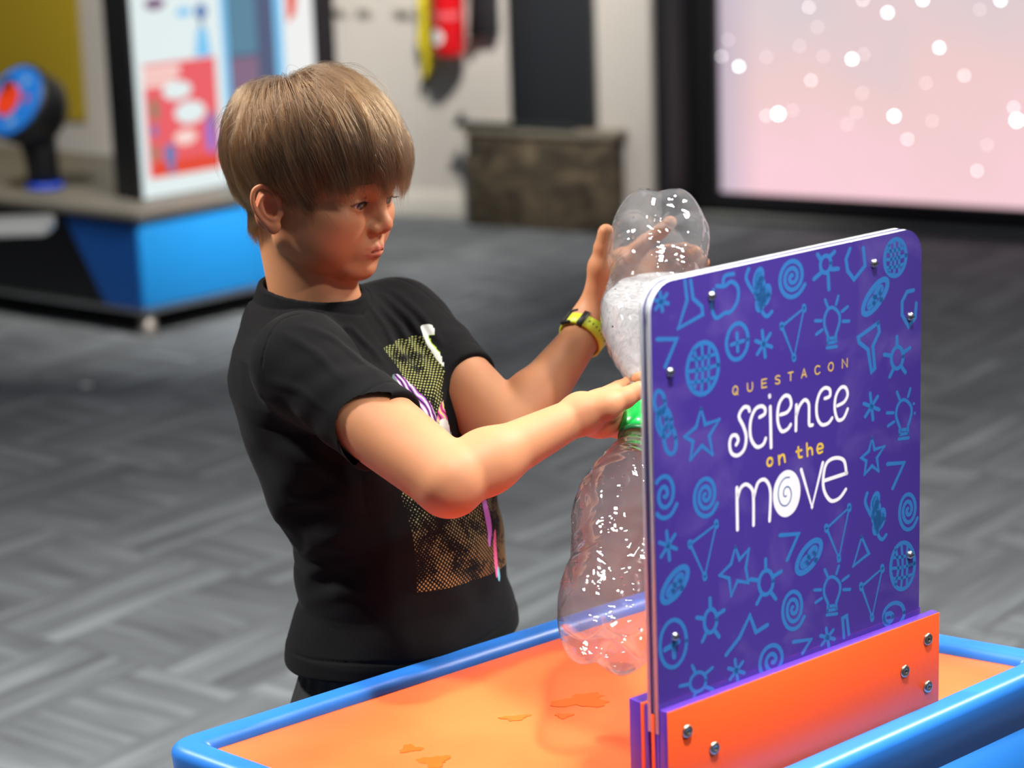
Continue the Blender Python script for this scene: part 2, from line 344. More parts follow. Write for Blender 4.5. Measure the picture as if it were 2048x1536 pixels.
# ================================================================== exhibit case on the left
ang1, ang2 = math.radians(45), math.radians(142)
K = Vector((-1.115, 7.255)); E1 = Vector((math.cos(ang1), math.sin(ang1))); E2 = Vector((math.cos(ang2), math.sin(ang2)))
case = thing('exhibit_platform', 'low blue and black exhibit platform with a grey top on stubby metal feet', 'platform', (-1.3, 7.8, 0))
def quadP(a, b, o=0): return [tuple(K), tuple(K+E1*a), tuple(K+E1*a+E2*b), tuple(K+E2*b)]
Q = quadP(0.78, 1.9)
bm_obj('body', prism(Q, 0.085, 0.362), M_blue, case, bevel=0.012)
F1 = Frame((K.x, K.y, 0), 45); F2 = Frame((K.x, K.y, 0), 142)
def slab(F, P, n0, n1, m, name, parent): return polyplate(F, P, n0, n1, m, name, parent, 0)
F2b = Frame((K.x+E2.x*1.9, K.y+E2.y*1.9, 0), 142-180)
slab(F2b, [(0, 0.088), (1.9-0.17, 0.088), (1.9-0.335, 0.36), (0, 0.36)], 0.0, 0.006, M_blackg, 'black_side', case)
slab(F2b, [(1.9-0.17, 0.088), (1.9-0.012, 0.088), (1.9-0.012, 0.36), (1.9-0.335, 0.36)], 0.0, 0.004, mat('deep_blue_laminate', srgb(10, 74, 150), 0.45), 'dark_blue_side', case)
tp = roundpoly(offpoly([tuple(v) for v in quadP(0.78, 1.9)], -0.018), 0.03)
bm_obj('top', prism(tp, 0.362, 0.388), mat('grey_platform_top', srgb(98, 94, 86), 0.45), case, bevel=0.005)
bm_obj('bottom_trim', prism(roundpoly(offpoly(quadP(0.78, 1.9), -0.012), 0.02), 0.072, 0.088), M_chrome, case, bevel=0.004)
for a, b in ((0.03, 0.03), (0.72, 0.05), (0.05, 1.8), (0.72, 1.8)):
    q = K + E1*a + E2*b
    bm_obj('foot', lathe([(0, 0), (0.030, 0), (0.026, 0.01), (0.024, 0.072), (0, 0.072)], Matrix.Translation((q.x, q.y, 0)), 28), mat('foot_metal', srgb(150, 146, 140), 0.35, 0.6), case, True)
# ---- backlit poster stand on the platform
LF = Frame((-1.129, 7.473), 45)
lb = thing('poster_stand', 'tall black framed backlit poster stand on the blue platform', 'display stand', tuple(LF.p(0.3, -0.05, 0.388)))
bm_obj('frame', LF.box(-0.012, 0.83, -0.13, -0.004, 0.388, 2.1), M_black, lb, bevel=0.004)
def glow(name, c, s): return mat(name, (0.02, 0.02, 0.02, 1), 0.3, emit=(c, s))
G_white = glow('backlit_white', srgb(224, 236, 236), 1.0); G_red = glow('backlit_red', srgb(232, 88, 96), 1.0); G_or = glow('backlit_orange_red', srgb(226, 62, 30), 1.0)
G_cy = glow('backlit_sky_blue', srgb(120, 196, 240), 1.0); G_teal = glow('backlit_teal', srgb(84, 134, 160), 0.9); G_navy = glow('backlit_slate', srgb(76, 92, 128), 0.8); G_mauve = glow('backlit_mauve', srgb(140, 110, 140), 0.8)
G_pink = glow('backlit_cream', srgb(246, 214, 206), 1.0); G_grn = glow('backlit_green', srgb(126, 130, 96), 1.0); G_vio = glow('backlit_violet', srgb(150, 110, 200), 1.0); G_blu = glow('backlit_blue', srgb(80, 120, 180), 1.0)
def flat(F, P, n, m, name, parent):
    bm = bmesh.new(); bm.faces.new([bm.verts.new(F.p(x, n, z)) for x, z in P]); return bm_obj(name, bm, m, parent)
R4 = lambda x0, x1, z0, z1: [(x0, z0), (x1, z0), (x1, z1), (x0, z1)]
def EL(cx, cz, rx, rz, k=20): return [(cx+rx*math.cos(2*math.pi*i/k), cz+rz*math.sin(2*math.pi*i/k)) for i in range(k)]
pw = polyplate(LF, R4(0.003, 0.345, 0.392, 2.05), -0.004, 0.004, G_white, 'left_poster', lb, 0)
rp = flat(LF, R4(0.028, 0.312, 0.452, 0.806), 0.0046, G_red, 'red_picture', pw)
bits = [(R4(0.04, 0.305, 0.452, 0.50), G_or, 'orange_ground'), (R4(0.028, 0.17, 0.765, 0.795), G_pink, 'title_bar'), (R4(0.03, 0.155, 0.735, 0.758), G_pink, 'title_line'), (EL(0.154, 0.716, 0.058, 0.03), G_white, 'speech_bubble'),
        (EL(0.200, 0.642, 0.062, 0.036), G_white, 'speech_bubble'), (EL(0.175, 0.566, 0.045, 0.024), G_pink, 'speech_bubble'), (EL(0.062, 0.665, 0.015, 0.035), G_grn, 'green_figure'), (EL(0.055, 0.60, 0.012, 0.02), G_blu, 'figure'), (EL(0.052, 0.53, 0.012, 0.03), G_grn, 'figure'),
        (EL(0.110, 0.52, 0.022, 0.035), G_blu, 'blue_figure'), (R4(0.10, 0.124, 0.462, 0.52), G_blu, 'figure_leg'), (EL(0.275, 0.56, 0.022, 0.06), G_vio, 'violet_figure'), (EL(0.285, 0.61, 0.012, 0.025), G_blu, 'figure')]
for i, (P, m, nm) in enumerate(bits): flat(LF, P, 0.0050+0.0002*i, m, nm, pw)
for P, m, nm in (([(0.232, 0.81), (0.30, 0.81), (0.285, 0.90), (0.25, 0.90)], G_cy, 'blue_dress'), (EL(0.268, 0.95, 0.024, 0.026), G_blu, 'figure_head'), (EL(0.20, 0.955, 0.03, 0.014), G_cy, 'blue_arm'), (R4(0.262, 0.272, 0.90, 0.94), G_navy, 'figure_neck'), (EL(0.09, 0.99, 0.04, 0.02), G_mauve, 'figure')):
    flat(LF, P, 0.0052, m, nm, pw)
slab(LF, R4(0.345, 0.372, 0.392, 2.05), -0.004, 0.003, G_cy, 'blue_edge', lb)
mid = slab(LF, R4(0.372, 0.565, 0.392, 2.05), -0.004, 0.002, G_navy, 'middle_poster', lb)
flat(LF, R4(0.378, 0.49, 0.80, 1.15), 0.0025, G_teal, 'teal_block', mid); flat(LF, R4(0.378, 0.49, 0.5, 0.79), 0.0025, G_mauve, 'mauve_block', mid)
slab(LF, R4(0.565, 0.60, 0.392, 2.05), -0.004, 0.003, G_cy, 'blue_edge', lb)
rgt = slab(LF, R4(0.60, 0.728, 0.392, 2.05), -0.004, 0.004, glow('backlit_cool_white', srgb(236, 238, 236), 1.0), 'right_poster', lb)
flat(LF, [(0.62, 0.88), (0.655, 0.91), (0.675, 1.05), (0.62, 1.2)], 0.0046, G_or, 'red_shape', rgt)
# ---- kiosk on the platform
ks = thing('exhibit_kiosk', 'black drum shaped kiosk with a tilted blue and red disc face on the platform', 'kiosk', (-1.49, 7.80, 0.388))
bm_obj('base', lathe([(0, 0.388), (0.062, 0.388), (0.062, 0.402), (0.05, 0.408), (0, 0.408)], Matrix.Translation((-1.495, 7.80, 0)), 32), mat('cobalt_foot', srgb(20, 70, 200), 0.4), ks, True)
bm_obj('stem', tube([(-1.495, 7.80, 0.405), (-1.500, 7.80, 0.50), (-1.52, 7.80, 0.61)], [0.052, 0.055, 0.07], 24), M_black, ks, True)
nrm = Vector((-0.56, -0.68, 0.48)).normalized(); cen = Vector((-1.558, 7.74, 0.680))
Mk = Matrix.Translation(cen) @ nrm.to_track_quat('Z', 'Y').to_matrix().to_4x4()
bm_obj('drum', lathe([(0, -0.14), (0.10, -0.14), (0.122, -0.11), (0.130, -0.01), (0.124, 0.0), (0, 0.0)], Mk, 48), M_black, ks, True)
dk = bm_obj('disc_face', lathe([(0, 0.0), (0.118, 0.0), (0.116, 0.006), (0, 0.006)], Mk, 48), mat('blue_disc', srgb(30, 112, 200), 0.4), ks)
for (x, y, r, m, nm) in ((-0.03, 0.0, 0.055, mat('disc_red', srgb(220, 60, 20), 0.4), 'red_spot'), (0.055, 0.01, 0.014, mat('disc_dark_red', srgb(170, 40, 30), 0.4), 'small_red_spot'), (0.03, 0.07, 0.016, mat('disc_pale', srgb(110, 150, 190), 0.4), 'pale_mark'), (0.02, -0.07, 0.016, mat('disc_pale2', srgb(110, 150, 190), 0.4), 'pale_mark'), (-0.05, 0.045, 0.03, M_black, 'black_mark')):
    bm_obj(nm, lathe([(0, 0.0060), (r, 0.0060), (r, 0.0075), (0, 0.0075)], Mk @ Matrix.Translation((x, y, 0)), 24), m, dk)
# ---- pale bench end at the left edge
bn = thing('side_bench', 'pale white bench end at the left edge in front of the platform', 'bench', (-1.45, 5.93, 0))
BF = Frame((-1.163, 5.93), 178)
bm_obj('bench_top', prism(roundpoly([(-1.75, 5.90), (-1.135, 5.90), (-1.135, 6.04), (-1.75, 6.06)], 0.03), 0.566, 0.60), mat('white_laminate', srgb(205, 208, 206), 0.35), bn, bevel=0.008)
for x, y in ((-1.70, 5.95), (-1.70, 6.02)): bm_obj('leg', prism([(x-0.02, y-0.02), (x+0.02, y-0.02), (x+0.02, y+0.02), (x-0.02, y+0.02)], 0, 0.567), M_chrome, bn)
# scrap on the carpet
props(bm_obj('paper_scrap', prism(EL(-1.205, 6.648, 0.016, 0.012, 10), 0.0, 0.004), M_white), 'tiny white scrap on the carpet far behind the table', 'scrap')

# ================================================================== activity table
TZ = 0.72
tA, tB, tD, tC = (-0.358, 2.196), (0.163, 2.621), (0.571, 2.345), (0.022, 1.850)
TP = [tA, tC, tD, tB]     # ccw
mo = NT('orange_textured_plastic'); tc = mo.n('ShaderNodeTexCoord')
n1 = mo.n('ShaderNodeTexNoise', i_Scale=900.0, i_Detail=2.0); mo.l(tc.outputs['Object'], n1.inputs['Vector'])
bp = mo.n('ShaderNodeBump', i_Strength=0.5, i_Distance=0.0004); mo.l(n1.outputs[0], bp.inputs['Height']); mo.l(bp.outputs[0], mo.b.inputs['Normal'])
n2 = mo.n('ShaderNodeTexNoise', i_Scale=7.0, i_Detail=3.0); mo.l(tc.outputs['Object'], n2.inputs['Vector'])
mr = mo.n('ShaderNodeMapRange', i_1=0.35, i_2=0.65); mo.l(n2.outputs[0], mr.inputs[0])
mo.l(mo.mix(mr.outputs[0], srgb(247, 102, 50), srgb(249, 113, 60)), mo.b.inputs['Base Color']); mo.b.inputs['Roughness'].default_value = 0.42; mo.b.inputs['Specular IOR Level'].default_value = 0.4
M_orange = mo.m
M_tblue = mat('glossy_blue_plastic', srgb(44, 124, 220), 0.38, bump=(30, 0.08, 0.002), var=(5, 1.08))
M_worn = mat('blue_apron', srgb(36, 118, 205), 0.4)
tab = thing('activity_table', 'low orange topped activity table with a raised glossy blue rim', 'table', (0.1, 2.25, 0))
W = 0.034
inner = offpoly(TP, W)
bm_obj('tray', prism(roundpoly(offpoly(TP, W*0.6), 0.012), TZ-0.012, TZ-0.004), M_orange, tab)
# rim: profile swept round the rounded polygon
def sweep_poly(rings):   # rings: list of (offset, z, cornerR)
    bm = bmesh.new(); R = []
    for off, z, cr in rings:
        P = roundpoly(offpoly(TP, off), cr, 10); R.append([bm.verts.new((x, y, z)) for x, y in P])
    for A, B in zip(R, R[1:] + [R[0]]):
        n = len(A)
        for i in range(n): bm.faces.new((A[i], A[(i+1) % n], B[(i+1) % n], B[i]))
    bmesh.ops.recalc_face_normals(bm, faces=bm.faces)
    return bm
rp = []
for i in range(9):   # outer rounded shoulder
    a = math.pi*(1.0 - i/8*0.5); rp.append((0.011+0.011*math.cos(a), TZ-0.004+0.011*math.sin(a)))
for i in range(7):
    a = math.pi/2*(1-i/6); rp.append((W-0.012+0.012*math.cos(a), TZ-0.005+0.012*math.sin(a)))
rp += [(W, TZ-0.02), (W-0.004, TZ-0.05), (0.004, TZ-0.05)]
rings = [(o, z, max(0.006, 0.034-o)) for o, z in rp]
bm_obj('rim', sweep_poly(rings), M_tblue, tab, True)
ap = [(0.004, TZ-0.048), (0.006, TZ-0.155), (0.010, TZ-0.160), (0.016, TZ-0.155), (0.014, TZ-0.048)]
bm_obj('apron', sweep_poly([(o, z, 0.03-o*0.5) for o, z in ap]), M_worn, tab, True)
for p in offpoly(TP, 0.06):
    bm_obj('leg', tube([(p[0], p[1], 0.03), (p[0], p[1], TZ-0.02)], 0.022, 20), mat('dark_leg', srgb(40, 44, 52), 0.4), tab, True)
# water spots
mw = NT('wet_orange_film'); mw.b.inputs['Base Color'].default_value = srgb(236, 104, 40); mw.b.inputs['Roughness'].default_value = 0.12
for (x, y, rx, ry, an, lab) in [(0.06, 2.2923, 0.026, 0.0176, 0.15, 'largest water puddle on the orange table, near the purple end of the sign base'), (0.0402, 2.2537, 0.008, 0.006600000000000001, 0.15, 'small dark water spot just below the largest puddle'), (-0.0086, 2.253, 0.014, 0.006600000000000001, 0.15, 'thin glistening water streak left of the largest puddle'), (-0.1108, 2.1828, 0.01, 0.0088, 0.15, 'small round water spot nearest the blue front rim'), (-0.0869, 2.1499, 0.014, 0.013200000000000002, 0.15, 'water spot at the very bottom of the picture')]:
    random.seed(int(rx*1e5)); k = 26; pts = []
    for i in range(k):
        a = 2*math.pi*i/k; r = 1 + 0.30*math.sin(a*3+rx*900) + 0.16*random.uniform(-1, 1)
        u, w_ = rx*r*math.cos(a), ry*r*math.sin(a); pts.append((x + u*math.cos(an) - w_*math.sin(an), y + u*math.sin(an) + w_*math.cos(an)))
    props(bm_obj('water_puddle', prism(pts, TZ-0.0045, TZ-0.0034), mw.m), lab, 'puddle', 'splashes of water on the orange table')
# ================================================================== sign stand
SFm = Frame((0.41, 2.234, 0.0), 40)
sg = thing('sign_stand', 'purple acrylic sign reading QUESTACON Science on the Move in an orange and purple board base', 'sign', tuple(SFm.p(-0.185, -0.02, TZ)))
M_or2 = mat('orange_hdpe', srgb(255, 90, 36), 0.42, bump=(600, 0.25, 0.0005)); M_pur = mat('purple_hdpe', srgb(84, 48, 158), 0.38)
L0, L1 = -0.370, 0.0; zb = TZ-0.004
def board(name, n0, n1, m, a0=L0, a1=L1, z0=zb, z1=0.819, bev=0.0012): return bm_obj(name, SFm.box(a0, a1, n0, n1, z0, z1), m, sg, bevel=bev)
fbz = board('front_board', -0.0105, -0.0012, M_pur)
o_ = bm_obj('orange_skin', SFm.box(L0+0.0006, L1-0.0006, -0.0014, 0.0, zb, 0.8184), M_or2, fbz, bevel=0.0006)
board('slot_board', -0.0190, -0.0150, M_pur, z1=0.80); board('front_spacer', -0.0150, -0.0105, M_pur, z1=0.80)
ob = board('orange_layer', -0.0205, -0.0165, M_or2, L0-0.0006, L1+0.0006, z1=0.812, bev=0.0005)
board('middle_board', -0.0300, -0.0245, M_pur, z1=0.8185)
board('orange_layer', -0.0345, -0.0300, M_or2, z1=0.8188, bev=0.0005)
board('back_board', -0.0497, -0.0345, M_pur)
# acrylic sheets, with the dark gap between them filled in
M_edge = NT('clear_acrylic_edge')
M_edge.b.inputs['Base Color'].default_value = srgb(214, 219, 230); M_edge.b.inputs['Roughness'].default_value = 0.15; M_edge.b.inputs['Coat Weight'].default_value = 0.5
mp_ = NT('purple_print_under_acrylic'); tc = mp_.n('ShaderNodeTexCoord')
nz = mp_.n('ShaderNodeTexNoise', i_Scale=14.0, i_Detail=6.0, i_Distortion=0.6); mp_.l(tc.outputs['Object'], nz.inputs['Vector'])
mr = mp_.n('ShaderNodeMapRange', i_1=0.52, i_2=0.74, i_3=0.0, i_4=0.22); mp_.l(nz.outputs[0], mr.inputs[0])
PURPLE = srgb(60, 38, 136)
mp_.l(mp_.mix(mr.outputs[0], PURPLE, srgb(140, 120, 190)), mp_.b.inputs['Base Color'])
mp_.b.inputs['Roughness'].default_value = 0.55; mp_.b.inputs['Coat Weight'].default_value = 1.0; mp_.b.inputs['Coat Roughness'].default_value = 0.03
def sheet(name, n0, n1, mface, a0=-0.3705, a1=-0.019, z1=1.2025):
    P = roundrect(a0, a1, 0.795, z1, 0.026, 10, (0, 0, 1, 1))
    bm = bmesh.new(); a = [bm.verts.new(SFm.p(x, n0, z)) for x, z in P]; b = [bm.verts.new(SFm.p(x, n1, z)) for x, z in P]; k = len(P)
    f0 = bm.faces.new(a[::-1]); f1 = bm.faces.new(b); side = []
    for i in range(k):
        f = bm.faces.new((a[i], a[(i+1) % k], b[(i+1) % k], b[i])); f.material_index = 1; f.smooth = True
    bmesh.ops.recalc_face_normals(bm, faces=bm.faces)
    return bm_obj(name, bm, [mface, M_edge.m], sg)
ps = sheet('printed_sheet', -0.0150, -0.0105, mp_.m)
mbk = mat('dark_sheet', srgb(60, 34, 120), 0.4, coat=1.0)
sheet('back_sheet', -0.0245, -0.0200, mbk)
sheet('gap_shade_sheet', -0.0198, -0.0172, mat('gap_shade', srgb(46, 24, 60), 0.4), a0=-0.3690, a1=-0.0205, z1=1.201)  # added dark sheet, its colour stands for the shade in the gap
